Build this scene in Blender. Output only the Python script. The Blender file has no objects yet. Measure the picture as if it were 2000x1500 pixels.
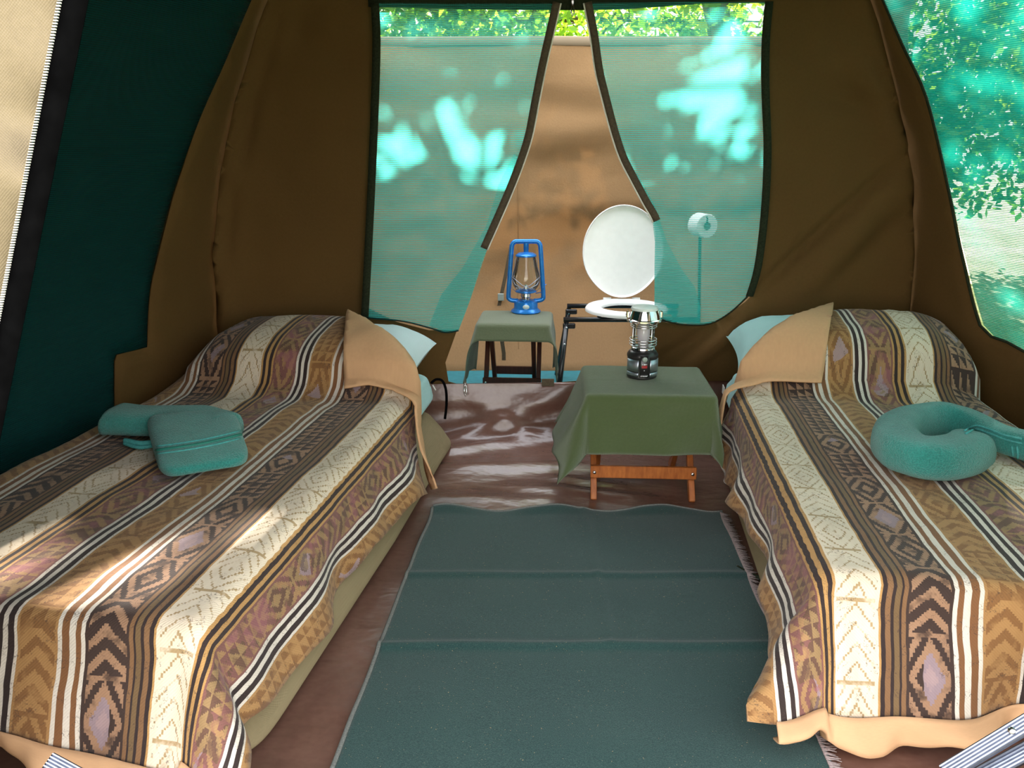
import bpy, math, random
import numpy as np
from mathutils import Vector, Matrix, noise, geometry

random.seed(7)
scene = bpy.context.scene
COL = scene.collection
PI = math.pi

# ------------------------------------------------------------------ camera
CAM_H, PITCH, FPX = 1.25, math.radians(16.3), 1600.0
cam_data = bpy.data.cameras.new('camera')
cam_data.sensor_width = 36.0
cam_data.lens = FPX / 2000.0 * 36.0
cam_data.clip_start = 0.02
cam = bpy.data.objects.new('camera', cam_data)
cam.location = (0, 0, CAM_H)
cam.rotation_euler = (PI / 2 - PITCH, 0, 0)
COL.objects.link(cam)
scene.camera = cam

# ------------------------------------------------------------------ sky, sun, exposure
SUN_K, SUN_E = 0.35, 0.456            # sun lies towards (SUN_K, 1, SUN_E): behind the far wall, to the right
world = bpy.data.worlds.new('sky')
scene.world = world
world.use_nodes = True
wn = world.node_tree
bg = wn.nodes['Background']
tc = wn.nodes.new('ShaderNodeTexCoord')
sep = wn.nodes.new('ShaderNodeSeparateXYZ')
wr = wn.nodes.new('ShaderNodeValToRGB')
wn.links.new(tc.outputs['Generated'], sep.inputs[0])
wn.links.new(sep.outputs['Z'], wr.inputs[0])
wr.color_ramp.elements[0].color = (1.0, 0.95, 0.88, 1)
wr.color_ramp.elements[1].color = (0.94, 1.0, 1.08, 1)
wn.links.new(wr.outputs[0], bg.inputs[0])
bg.inputs[1].default_value = 1.0
sun_data = bpy.data.lights.new('sun', 'SUN')
sun_data.energy = 16.0
sun_data.angle = math.radians(0.6)
sun_data.color = (1.0, 0.93, 0.82)
sun = bpy.data.objects.new('sun', sun_data)
sun.rotation_euler = Vector((SUN_K, 1, SUN_E)).to_track_quat('Z', 'Y').to_euler()
sun.location = (6, 14, 9)
COL.objects.link(sun)

scene.view_settings.view_transform = 'Standard'
scene.view_settings.look = 'None'
scene.view_settings.gamma = 1.0
scene.view_settings.use_curve_mapping = False
scene.view_settings.exposure = 2.3
scene.cycles.max_bounces = 10
scene.cycles.transparent_max_bounces = 16
scene.cycles.sample_clamp_indirect = 6.0

# ------------------------------------------------------------------ helpers: geometry
CP, SP = math.cos(PITCH), math.sin(PITCH)

def ray(px, py):
    a, b = (px - 1000) / FPX, (py - 750) / FPX
    return Vector((a, CP - b * SP, -SP - b * CP))

def on_z(px, py, z):
    d = ray(px, py); t = (z - CAM_H) / d.z
    return Vector((0, 0, CAM_H)) + d * t

def on_y(px, py, y):
    d = ray(px, py); t = y / d.y
    return Vector((0, 0, CAM_H)) + d * t

def sstep(a, b, x):
    t = min(1.0, max(0.0, (x - a) / (b - a)))
    return t * t * (3 - 2 * t)

def nz(x, y, z=0.0, s=1.0):
    return noise.noise(Vector((x * s, y * s, z)))

def wpos(o):
    p = Vector((0, 0, 0))
    while o is not None:
        p = p + Vector(o.location); o = o.parent
    return p

class MB:
    """collects shapes; build() links them as ONE mesh object"""
    def __init__(s):
        s.v, s.f, s.uv, s.sm, s.mi = [], [], [], [], []
    def add(s, vs, fs, uvs=None, smooth=True, mi=0):
        b = len(s.v)
        s.v.extend(Vector(p) for p in vs)
        for f in fs:
            s.f.append([b + i for i in f]); s.sm.append(smooth); s.mi.append(mi)
            s.uv.extend([(uvs[i] if uvs else (0.0, 0.0)) for i in f])
        return s
    def box(s, c, size, rot=None, bev=0.0, mi=0):
        hx, hy, hz = (k / 2 for k in size)
        R = rot or Matrix.Identity(3)
        c = Vector(c)
        if bev <= 0:
            vs = [c + R @ Vector((x, y, z)) for x in (-hx, hx) for y in (-hy, hy) for z in (-hz, hz)]
            fs = [(0, 1, 3, 2), (4, 6, 7, 5), (0, 4, 5, 1), (2, 3, 7, 6), (0, 2, 6, 4), (1, 5, 7, 3)]
            return s.add(vs, fs, None, False, mi)
        vs, idx = [], {}
        for sx in (-1, 1):
            for sy in (-1, 1):
                for sz in (-1, 1):
                    for ax in range(3):
                        e = [hx - bev, hy - bev, hz - bev]
                        e[ax] += bev
                        idx[(sx, sy, sz, ax)] = len(vs)
                        vs.append(c + R @ Vector((sx * e[0], sy * e[1], sz * e[2])))
        fs = []
        S = (-1, 1)
        for q in S:
            fs.append([idx[(q, a, b, 0)] for a, b in ((-1, -1), (1, -1), (1, 1), (-1, 1))][::q])
            fs.append([idx[(a, q, b, 1)] for a, b in ((-1, -1), (1, -1), (1, 1), (-1, 1))][::-q])
            fs.append([idx[(a, b, q, 2)] for a, b in ((-1, -1), (1, -1), (1, 1), (-1, 1))][::q])
        for a in S:
            for b in S:
                fs.append([idx[(a, b, -1, 0)], idx[(a, b, 1, 0)], idx[(a, b, 1, 1)], idx[(a, b, -1, 1)]][::-a * b])
                fs.append([idx[(a, -1, b, 0)], idx[(a, 1, b, 0)], idx[(a, 1, b, 2)], idx[(a, -1, b, 2)]][::a * b])
                fs.append([idx[(-1, a, b, 1)], idx[(1, a, b, 1)], idx[(1, a, b, 2)], idx[(-1, a, b, 2)]][::-a * b])
                for e in S:
                    fs.append([idx[(a, b, e, k)] for k in range(3)][::a * b * e])
        return s.add(vs, fs, None, False, mi)
    def bar(s, p, q, w, h, up=(0, 0, 1), bev=0.0):
        p, q = Vector(p), Vector(q)
        d = (q - p); L = d.length; d.normalize()
        u = Vector(up); x = d.cross(u)
        if x.length < 1e-4: x = d.cross(Vector((0, 1, 0)))
        x.normalize(); u = x.cross(d)
        R = Matrix((x, d, u)).transposed()
        return s.box((p + q) / 2, (w, L, h), R, bev)
    def tube(s, pts, r, n=10, caps=True, closed=False, flat=1.0, up=(0, 0, 1)):
        pts = [Vector(p) for p in pts]; m = len(pts)
        rs = r if isinstance(r, (list, tuple)) else [r] * m
        vs, fs = [], []
        prev = None
        for i, p in enumerate(pts):
            a = pts[(i - 1) % m] if (closed or i) else p
            b = pts[(i + 1) % m] if (closed or i < m - 1) else p
            d = (b - a).normalized()
            if prev is None:
                x = d.cross(Vector(up))
                if x.length < 1e-4: x = d.cross(Vector((1, 0, 0)))
            else:
                x = prev - d * prev.dot(d)
            x.normalize(); prev = x
            y = x.cross(d)
            for k in range(n):
                t = 2 * PI * k / n
                vs.append(p + x * (math.cos(t) * rs[i]) + y * (math.sin(t) * rs[i] * flat))
        for i in range(m if closed else m - 1):
            j = (i + 1) % m
            for k in range(n):
                l = (k + 1) % n
                fs.append((i * n + k, j * n + k, j * n + l, i * n + l))
        if caps and not closed:
            fs.append(list(range(n))); fs.append(list(range((m - 1) * n, m * n))[::-1])
        return s.add(vs, fs)
    def lathe(s, prof, c=(0, 0, 0), n=28, R=None, mi=0):
        c = Vector(c); vs, fs = [], []
        R = R or Matrix.Identity(3)
        for r, z in prof:
            for k in range(n):
                t = 2 * PI * k / n
                vs.append(c + R @ Vector((r * math.cos(t), r * math.sin(t), z)))
        for i in range(len(prof) - 1):
            for k in range(n):
                l = (k + 1) % n
                fs.append((i * n + k, i * n + l, (i + 1) * n + l, (i + 1) * n + k))
        if prof[0][0] > 1e-5: fs.append(list(range(n))[::-1])
        if prof[-1][0] > 1e-5: fs.append(list(range((len(prof) - 1) * n, len(prof) * n)))
        return s.add(vs, fs, None, True, mi)
    def grid(s, fn, nu, nv, uvfn=None, closed_u=False, flip=False):
        vs, uvs, fs = [], [], []
        for j in range(nv + 1):
            for i in range(nu + (0 if closed_u else 1)):
                vs.append(fn(i / nu, j / nv))
                uvs.append(uvfn(i / nu, j / nv) if uvfn else (i / nu, j / nv))
        w = nu if closed_u else nu + 1
        for j in range(nv):
            for i in range(nu):
                k = (i + 1) % w
                f = (j * w + i, j * w + k, (j + 1) * w + k, (j + 1) * w + i)
                fs.append(f[::-1] if flip else f)
        return s.add(vs, fs, uvs)
    def build(s, name, mat, parent=None, auto=None):
        me = bpy.data.meshes.new(name)
        off = wpos(parent) if parent else Vector((0, 0, 0))
        me.from_pydata([tuple(p - off) for p in s.v], [], s.f)
        uvl = me.uv_layers.new(name='UVMap')
        flat = [c for t in s.uv for c in t]
        uvl.data.foreach_set('uv', flat)
        me.polygons.foreach_set('use_smooth', s.sm)
        mats = mat if isinstance(mat, (list, tuple)) else [mat]
        for m in mats: me.materials.append(m)
        if len(mats) > 1: me.polygons.foreach_set('material_index', s.mi)
        me.update()
        if auto:
            me.set_sharp_from_angle(angle=math.radians(auto))
        o = bpy.data.objects.new(name, me)
        COL.objects.link(o)
        if parent: o.parent = parent
        return o

def thing(name, label, cat, loc, group=None):
    o = bpy.data.objects.new(name, None)
    o.empty_display_size = 0.05
    o.location = loc
    COL.objects.link(o)
    return tag(o, label, cat, group)

def tag(o, label, cat, group=None):
    o['label'] = label; o['category'] = cat
    if group: o['group'] = group
    return o

def struct(o):
    o['kind'] = 'structure'
    return o

def solidify(o, t, offset=-1.0, mat_off=0, rim_off=0):
    m = o.modifiers.new('thickness', 'SOLIDIFY')
    m.thickness = t; m.offset = offset
    m.material_offset = mat_off; m.material_offset_rim = rim_off
    return o

def inside(poly, P):
    """vectorised even-odd test: P is (n,2)"""
    P = np.asarray(P); x, y = P[:, 0], P[:, 1]
    r = np.zeros(len(P), bool)
    n = len(poly)
    for i in range(n):
        x0, y0 = poly[i]; x1, y1 = poly[(i + 1) % n]
        if y0 == y1: continue
        c = (y0 > y) != (y1 > y)
        r ^= c & (x < (x1 - x0) * (y - y0) / (y1 - y0) + x0)
    return r

def dens(poly, sp, closed=True):
    out = []
    n = len(poly)
    for i in range(n if closed else n - 1):
        a, b = poly[i], poly[(i + 1) % n]
        k = max(1, int(math.dist(a, b) / sp))
        for j in range(k):
            t = j / k
            out.append((a[0] + (b[0] - a[0]) * t, a[1] + (b[1] - a[1]) * t))
    if not closed: out.append(tuple(poly[-1]))
    return out

def smooth_line(pts, n=6):
    """Catmull-Rom through 2D points"""
    out = []
    P = [Vector(p) for p in pts]
    for i in range(len(P) - 1):
        p0 = P[i - 1] if i else P[i]
        p1, p2 = P[i], P[i + 1]
        p3 = P[i + 2] if i + 2 < len(P) else P[i + 1]
        for j in range(n):
            t = j / n
            out.append(tuple(0.5 * ((2 * p1) + (p2 - p0) * t + (2 * p0 - 5 * p1 + 4 * p2 - p3) * t * t + (3 * p1 - p0 - 3 * p2 + p3) * t ** 3)))
    out.append(tuple(P[-1]))
    return out

def triangulate(outer, sp, holes=()):
    """filled outline with an even interior: returns 2D points, triangles outside the holes, triangles per hole"""
    loops = [dens(outer, sp)] + [dens(h, sp) for h in holes]
    pts, edges = [], []
    for lp in loops:
        b = len(pts)
        pts += lp
        edges += [(b + i, b + (i + 1) % len(lp)) for i in range(len(lp))]
    B = np.array(pts)
    lo, hi = B.min(0), B.max(0)
    gx = np.arange(lo[0] + sp / 2, hi[0], sp); gy = np.arange(lo[1] + sp / 2, hi[1], sp)
    G = np.array([(x + (sp / 2 if j % 2 else 0), y) for j, y in enumerate(gy) for x in gx])
    if len(G):
        G = G[inside(loops[0], G)]
    if len(G):
        keep = np.ones(len(G), bool)
        for s in range(0, len(G), 2000):
            D = ((G[s:s + 2000, None, :] - B[None]) ** 2).sum(2).min(1)
            keep[s:s + 2000] = D > (sp * 0.55) ** 2
        G = G[keep]
    allp = [Vector((p[0], p[1])) for p in pts] + [Vector((p[0], p[1])) for p in G]
    v, e, f, _, _, _ = geometry.delaunay_2d_cdt(allp, edges, [], 0, 1e-6)
    V = np.array([tuple(p) for p in v])
    F = np.array([list(t) for t in f])
    C = V[F].mean(1)
    ok = inside(loops[0], C)
    groups = []
    for h in loops[1:]:
        m = inside(h, C)
        groups.append(F[m & ok]); ok &= ~m
    return V, F[ok], groups

def sub(V, F):
    used = np.unique(F)
    mp = -np.ones(len(V), int); mp[used] = np.arange(len(used))
    return V[used], mp[F]

def sheet(V, F, fn, flip=False, uvfn=None):
    V, F = sub(V, F)
    a = V[F]
    ar = (a[:, 1, 0] - a[:, 0, 0]) * (a[:, 2, 1] - a[:, 0, 1]) - (a[:, 1, 1] - a[:, 0, 1]) * (a[:, 2, 0] - a[:, 0, 0])
    F = [tuple(t) if (w > 0) != flip else tuple(t[::-1]) for t, w in zip(F.tolist(), ar)]
    m = MB()
    m.add([fn(*p) for p in V], F, [(uvfn(*p) if uvfn else tuple(p)) for p in V])
    return m

# ------------------------------------------------------------------ helpers: node materials
class X:
    """a socket with arithmetic"""
    nt = None
    def __init__(s, sock): s.s = sock
    @staticmethod
    def op(o, *a):
        n = X.nt.nodes.new('ShaderNodeMath'); n.operation = o
        for i, k in enumerate(a):
            if isinstance(k, X): X.nt.links.new(k.s, n.inputs[i])
            else: n.inputs[i].default_value = float(k)
        return X(n.outputs[0])
    def __add__(s, o): return X.op('ADD', s, o)
    def __radd__(s, o): return X.op('ADD', o, s)
    def __sub__(s, o): return X.op('SUBTRACT', s, o)
    def __rsub__(s, o): return X.op('SUBTRACT', o, s)
    def __mul__(s, o): return X.op('MULTIPLY', s, o)
    def __rmul__(s, o): return X.op('MULTIPLY', o, s)
    def __truediv__(s, o): return X.op('DIVIDE', s, o)
    def fract(s): return X.op('FRACT', s)
    def floor(s): return X.op('FLOOR', s)
    def abs(s): return X.op('ABSOLUTE', s)
    def lt(s, o): return X.op('LESS_THAN', s, o)
    def gt(s, o): return X.op('GREATER_THAN', s, o)
    def sin(s): return X.op('SINE', s)

class Mat:
    def __init__(s, name):
        s.m = bpy.data.materials.new(name)
        s.m.use_nodes = True
        s.nt = s.m.node_tree
        s.b = s.nt.nodes['Principled BSDF']
        s.out = s.nt.nodes['Material Output']
        X.nt = s.nt
    def new(s, t, **kw):
        n = s.nt.nodes.new(t)
        for k, v in kw.items(): setattr(n, k, v)
        return n
    def put(s, sock, val):
        if isinstance(val, X): s.nt.links.new(val.s, sock)
        elif hasattr(val, 'links'): s.nt.links.new(val, sock)
        elif isinstance(val, (tuple, list)) and len(val) == 3 and sock.type == 'RGBA': sock.default_value = (*val, 1)
        else: sock.default_value = val
    def coord(s, kind='Object'):
        return s.new('ShaderNodeTexCoord').outputs[kind]
    def mapping(s, vec, scale=(1, 1, 1), rot=(0, 0, 0)):
        n = s.new('ShaderNodeMapping'); n.inputs['Scale'].default_value = scale; n.inputs['Rotation'].default_value = rot
        s.nt.links.new(vec, n.inputs[0]); return n.outputs[0]
    def noise(s, vec, scale, detail=3, rough=0.5, out='Fac'):
        n = s.new('ShaderNodeTexNoise'); n.inputs['Scale'].default_value = scale
        n.inputs['Detail'].default_value = detail; n.inputs['Roughness'].default_value = rough
        if vec is not None: s.nt.links.new(vec, n.inputs['Vector'])
        return X(n.outputs[out])
    def ramp(s, fac, stops, mode='LINEAR'):
        n = s.new('ShaderNodeValToRGB'); r = n.color_ramp; r.interpolation = mode
        while len(r.elements) < len(stops): r.elements.new(0.5)
        for e, (p, c) in zip(r.elements, stops):
            e.position = p
        for e, (p, c) in zip(r.elements, stops):
            e.color = (*c, 1) if len(c) == 3 else c
        s.put(n.inputs[0], fac)
        return n.outputs[0]
    def mix(s, fac, a, b, blend='MIX'):
        n = s.new('ShaderNodeMix', data_type='RGBA', blend_type=blend)
        s.put(n.inputs[0], fac); s.put(n.inputs[6], a); s.put(n.inputs[7], b)
        return n.outputs[2]
    def bump(s, h, strength=0.3, dist=0.01):
        n = s.new('ShaderNodeBump'); n.inputs['Strength'].default_value = strength; n.inputs['Distance'].default_value = dist
        s.put(n.inputs['Height'], h)
        s.nt.links.new(n.outputs[0], s.b.inputs['Normal'])
        return n.outputs[0]
    def setp(s, **kw):
        names = {'color': 'Base Color', 'rough': 'Roughness', 'metal': 'Metallic', 'spec': 'Specular IOR Level',
                 'trans': 'Transmission Weight', 'ior': 'IOR', 'sheen': 'Sheen Weight', 'coat': 'Coat Weight', 'alpha': 'Alpha'}
        for k, v in kw.items(): s.put(s.b.inputs[names[k]], v)
        return s

def simple(name, color, rough=0.6, metal=0.0, var=0.12, scale=30, bump=0.0, spec=0.5):
    M = Mat(name)
    n = M.noise(M.coord(), scale, 3)
    dark = tuple(c * (1 - var) for c in color); light = tuple(min(1, c * (1 + var)) for c in color)
    M.setp(color=M.ramp(n, [(0.3, dark), (0.7, light)]), rough=rough, metal=metal, spec=spec)
    if bump: M.bump(n, bump, 0.004)
    return M.m

def canvas(name, color, transl=0.0, tcol=None, weave=260.0, var=0.10, folds=0.0, sheen=0.0):
    """woven tent canvas: cloth colour with slight mottling, weave relief, some light coming through"""
    M = Mat(name)
    co = M.coord('UV')
    big = M.noise(co, 2.2, 4); fine = M.noise(co, 90, 2)
    f = big * 0.6 + fine * 0.4
    c = M.ramp(f, [(0.32, tuple(k * (1 - var) for k in color)), (0.68, tuple(k * (1 + var) for k in color))])
    M.setp(color=c, rough=0.85, spec=0.15)
    s = M.new('ShaderNodeSeparateXYZ'); M.nt.links.new(co, s.inputs[0])
    w = (X(s.outputs[0]) * (weave * 6.283)).sin() * (X(s.outputs[1]) * (weave * 6.283)).sin()
    h = w * 0.3 + big * 6.0 + fine
    if folds:
        h = h + M.noise(M.mapping(co, (0.8, 2.4, 1.0), (0, 0, 0.25)), 1.9, 2, 0.4) * folds
    if sheen: M.setp(sheen=sheen)
    M.bump(h, 0.25 if not folds else 0.6, 0.006)
    if transl > 0:
        t = M.new('ShaderNodeBsdfTranslucent'); M.put(t.inputs[0], tcol or color)
        mx = M.new('ShaderNodeMixShader'); mx.inputs[0].default_value = transl
        M.nt.links.new(M.b.outputs[0], mx.inputs[1]); M.nt.links.new(t.outputs[0], mx.inputs[2])
        M.nt.links.new(mx.outputs[0], M.out.inputs[0])
    return M.m

def shade_mesh(name, color, open_, thread, tcol=None):
    """knitted shade mesh: thread rows with open gaps one sees and lights through"""
    M = Mat(name)
    co = M.coord('UV')
    s = M.new('ShaderNodeSeparateXYZ'); M.nt.links.new(co, s.inputs[0])
    row = (X(s.outputs[1]) * (6.283 / thread)).sin()
    col = (X(s.outputs[0]) * (6.283 / thread)).sin()
    n = M.noise(co, 7, 3)
    fac = row * (0.20) + col * 0.05 + (n - 0.5) * 0.12 + open_
    dif = M.b
    M.setp(color=M.ramp(n, [(0.3, tuple(k * 0.85 for k in color)), (0.7, color)]), rough=0.6, spec=0.25)
    t = M.new('ShaderNodeBsdfTranslucent'); M.put(t.inputs[0], tcol or color)
    m1 = M.new('ShaderNodeMixShader'); m1.inputs[0].default_value = 0.5
    M.nt.links.new(dif.outputs[0], m1.inputs[1]); M.nt.links.new(t.outputs[0], m1.inputs[2])
    tr = M.new('ShaderNodeBsdfTransparent')
    m2 = M.new('ShaderNodeMixShader')
    M.put(m2.inputs[0], fac)
    M.nt.links.new(m1.outputs[0], m2.inputs[1]); M.nt.links.new(tr.outputs[0], m2.inputs[2])
    M.nt.links.new(m2.outputs[0], M.out.inputs[0])
    return M.m
#==PART2==
# ------------------------------------------------------------------ materials
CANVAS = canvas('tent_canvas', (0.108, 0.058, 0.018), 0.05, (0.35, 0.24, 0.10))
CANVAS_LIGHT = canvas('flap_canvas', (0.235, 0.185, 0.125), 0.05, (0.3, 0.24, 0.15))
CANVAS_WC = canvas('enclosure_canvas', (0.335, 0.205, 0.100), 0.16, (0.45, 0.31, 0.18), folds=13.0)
CANVAS_ROOF = canvas('roof_canvas', (0.12, 0.10, 0.05), 0.05)
MESH_DOOR = shade_mesh('door_mesh', (0.035, 0.34, 0.31), 0.42, 0.0075, (0.06, 0.58, 0.52))
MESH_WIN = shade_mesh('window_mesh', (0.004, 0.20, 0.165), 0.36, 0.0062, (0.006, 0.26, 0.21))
MESH_DARK = shade_mesh('shaded_window_mesh', (0.004, 0.072, 0.070), 0.20, 0.0062)  # darker copy of the window mesh, shade outside put into its colour
TAPE_DARK = simple('dark_tape', (0.020, 0.025, 0.014), 0.9, scale=120, var=0.3, bump=0.3, spec=0.1)
TAPE_BROWN = simple('brown_tape', (0.075, 0.052, 0.033), 0.8, scale=120, var=0.25, bump=0.3)
BLACK_TAPE = simple('black_webbing', (0.003, 0.003, 0.0035), 0.9, var=0.3, spec=0.0)
WEBBING = simple('strap_webbing', (0.10, 0.075, 0.045), 0.85, scale=200, var=0.25, bump=0.2)
ZIP_WHITE = simple('zip_coil', (0.72, 0.70, 0.66), 0.45)
STEEL = simple('bright_steel', (0.75, 0.74, 0.73), 0.22, 1.0, var=0.05)
CHROME = simple('chrome', (0.86, 0.86, 0.88), 0.10, 1.0, var=0.03)
ALU = simple('aluminium', (0.52, 0.56, 0.66), 0.4, 1.0, var=0.08, scale=60)
ALU_SHADE = simple('groove_shade_aluminium', (0.10, 0.11, 0.15), 0.45, 1.0, var=0.15, scale=60)  # dark copy of the aluminium; shade between the ribs is put into its colour
BLACK_METAL = simple('black_enamel', (0.012, 0.013, 0.014), 0.25, 0.0, var=0.2)
BLACK_PLASTIC = simple('black_plastic', (0.016, 0.015, 0.016), 0.3)
GREY_PLASTIC = simple('grey_green_plastic', (0.30, 0.36, 0.33), 0.45)
PALE_PLASTIC = simple('pale_plastic', (0.62, 0.70, 0.68), 0.35)
RED_LABEL = simple('red_label', (0.28, 0.006, 0.012), 0.4)
WHITE_INK = simple('white_ink', (0.80, 0.80, 0.85), 0.5)
BLUE_ENAMEL = simple('blue_enamel', (0.020, 0.20, 0.62), 0.22, 0.35, var=0.12, scale=40)
WC_WHITE = simple('white_plastic', (0.93, 0.93, 0.92), 0.25, var=0.02)
PAPER = simple('tissue_paper', (0.85, 0.85, 0.84), 0.9, var=0.03, scale=200, bump=0.2)
BACKING = canvas('peach_backing', (0.60, 0.355, 0.195), 0.05, weave=420.0, var=0.07)
KHAKI = canvas('khaki_cover', (0.235, 0.185, 0.105), 0.0, weave=300.0)
SHEET = canvas('aqua_sheet', (0.42, 0.66, 0.66), 0.03, weave=500.0, var=0.05)
PILLOW_LIT = canvas('lit_aqua_case', (0.62, 0.76, 0.79), 0.03, weave=500.0, var=0.04)  # paler copy of the aqua, with the door light put into its colour
CLOTH = canvas('olive_cloth', (0.078, 0.112, 0.036), 0.03, weave=330.0, var=0.08, folds=3.0, sheen=0.42)
CLOTH_FADED = canvas('sage_cloth', (0.125, 0.150, 0.075), 0.03, weave=330.0, var=0.08, folds=3.0, sheen=0.5)
TEAL_FLOOR = simple('teal_groundsheet', (0.02, 0.20, 0.24), 0.5)
LEAD_WIRE = simple('grey_wire', (0.35, 0.38, 0.45), 0.35, 0.7)

def make_floor_mat():
    M = Mat('brown_groundsheet')
    co = M.coord('Object')
    n = M.noise(co, 3.0, 5); f = M.noise(co, 55, 3)
    c = M.ramp(n * 0.7 + f * 0.3, [(0.3, (0.105, 0.050, 0.036)), (0.7, (0.165, 0.085, 0.064))])
    M.setp(color=c, rough=0.26, spec=0.7)
    w = M.noise(M.mapping(co, (1.6, 3.0, 3.0), (0, 0, 0.4)), 2.2, 4, 0.5)
    M.bump(w + f * 0.02, 0.35, 0.035)
    return M.m
FLOOR = make_floor_mat()

def make_mat_mat():
    M = Mat('green_felt')
    co = M.coord('Object')
    f = M.noise(co, 420, 2, 0.7); b = M.noise(co, 4, 3); sp = M.noise(co, 210, 1)
    c = M.ramp(f, [(0.30, (0.006, 0.023, 0.023)), (0.55, (0.014, 0.049, 0.046)), (0.75, (0.050, 0.086, 0.072))])
    c = M.mix((b - 0.35) * 0.5, c, (0.030, 0.075, 0.062))
    c = M.mix(sp.gt(0.765), c, (0.28, 0.20, 0.10))
    M.setp(color=c, rough=0.95, spec=0.1, sheen=0.2)
    M.bump(f, 0.5, 0.003)
    return M.m
MAT_FELT = make_mat_mat()

def make_wood(name, a, b, rough=0.35):
    M = Mat(name)
    co = M.coord('Object')
    n = M.noise(M.mapping(co, (30, 6, 6)), 3, 5, 0.6)
    k = M.noise(co, 14, 2)
    M.setp(color=M.ramp(n * 0.7 + k * 0.3, [(0.3, a), (0.7, b)]), rough=rough, spec=0.5)
    M.bump(n, 0.2, 0.003)
    return M.m
WOOD = make_wood('varnished_pine', (0.22, 0.055, 0.012), (0.48, 0.155, 0.035))
WOOD_DARK = make_wood('dark_stained_wood', (0.030, 0.010, 0.006), (0.085, 0.026, 0.014))

def make_towel():
    M = Mat('teal_terry')
    co = M.coord('Object')
    f = M.noise(co, 260, 2, 0.7); b = M.noise(co, 9, 3)
    c = M.ramp(f * 0.65 + b * 0.35, [(0.32, (0.012, 0.135, 0.120)), (0.68, (0.040, 0.290, 0.255))])
    M.setp(color=c, rough=0.95, spec=0.1, sheen=0.35)
    M.bump(f, 0.9, 0.006)
    return M.m
TOWEL = make_towel()
TOWEL_BAND = simple('towel_band', (0.012, 0.17, 0.13), 0.7, scale=200)
TOWEL_EDGE = simple('towel_hem', (0.055, 0.30, 0.29), 0.8, scale=150, var=0.2)

def make_glass():
    M = Mat('lamp_glass')
    g = M.new('ShaderNodeBsdfGlossy'); g.inputs['Roughness'].default_value = 0.03
    t = M.new('ShaderNodeBsdfTransparent'); t.inputs[0].default_value = (0.93, 0.95, 0.95, 1)
    fr = M.new('ShaderNodeFresnel'); fr.inputs[0].default_value = 1.35
    mx = M.new('ShaderNodeMixShader')
    M.put(mx.inputs[0], X(fr.outputs[0]) * 0.9 + 0.03)
    M.nt.links.new(t.outputs[0], mx.inputs[1]); M.nt.links.new(g.outputs[0], mx.inputs[2])
    M.nt.links.new(mx.outputs[0], M.out.inputs[0])
    return M.m
GLASS = make_glass()

def make_frost():
    M = Mat('frosted_bulb')
    M.setp(color=(0.80, 0.74, 0.80), rough=0.35)
    t = M.new('ShaderNodeBsdfTransparent'); t.inputs[0].default_value = (0.9, 0.88, 0.92, 1)
    mx = M.new('ShaderNodeMixShader'); mx.inputs[0].default_value = 0.45
    M.nt.links.new(M.b.outputs[0], mx.inputs[1]); M.nt.links.new(t.outputs[0], mx.inputs[2])
    M.nt.links.new(mx.outputs[0], M.out.inputs[0])
    return M.m
FROST = make_frost()

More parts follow.
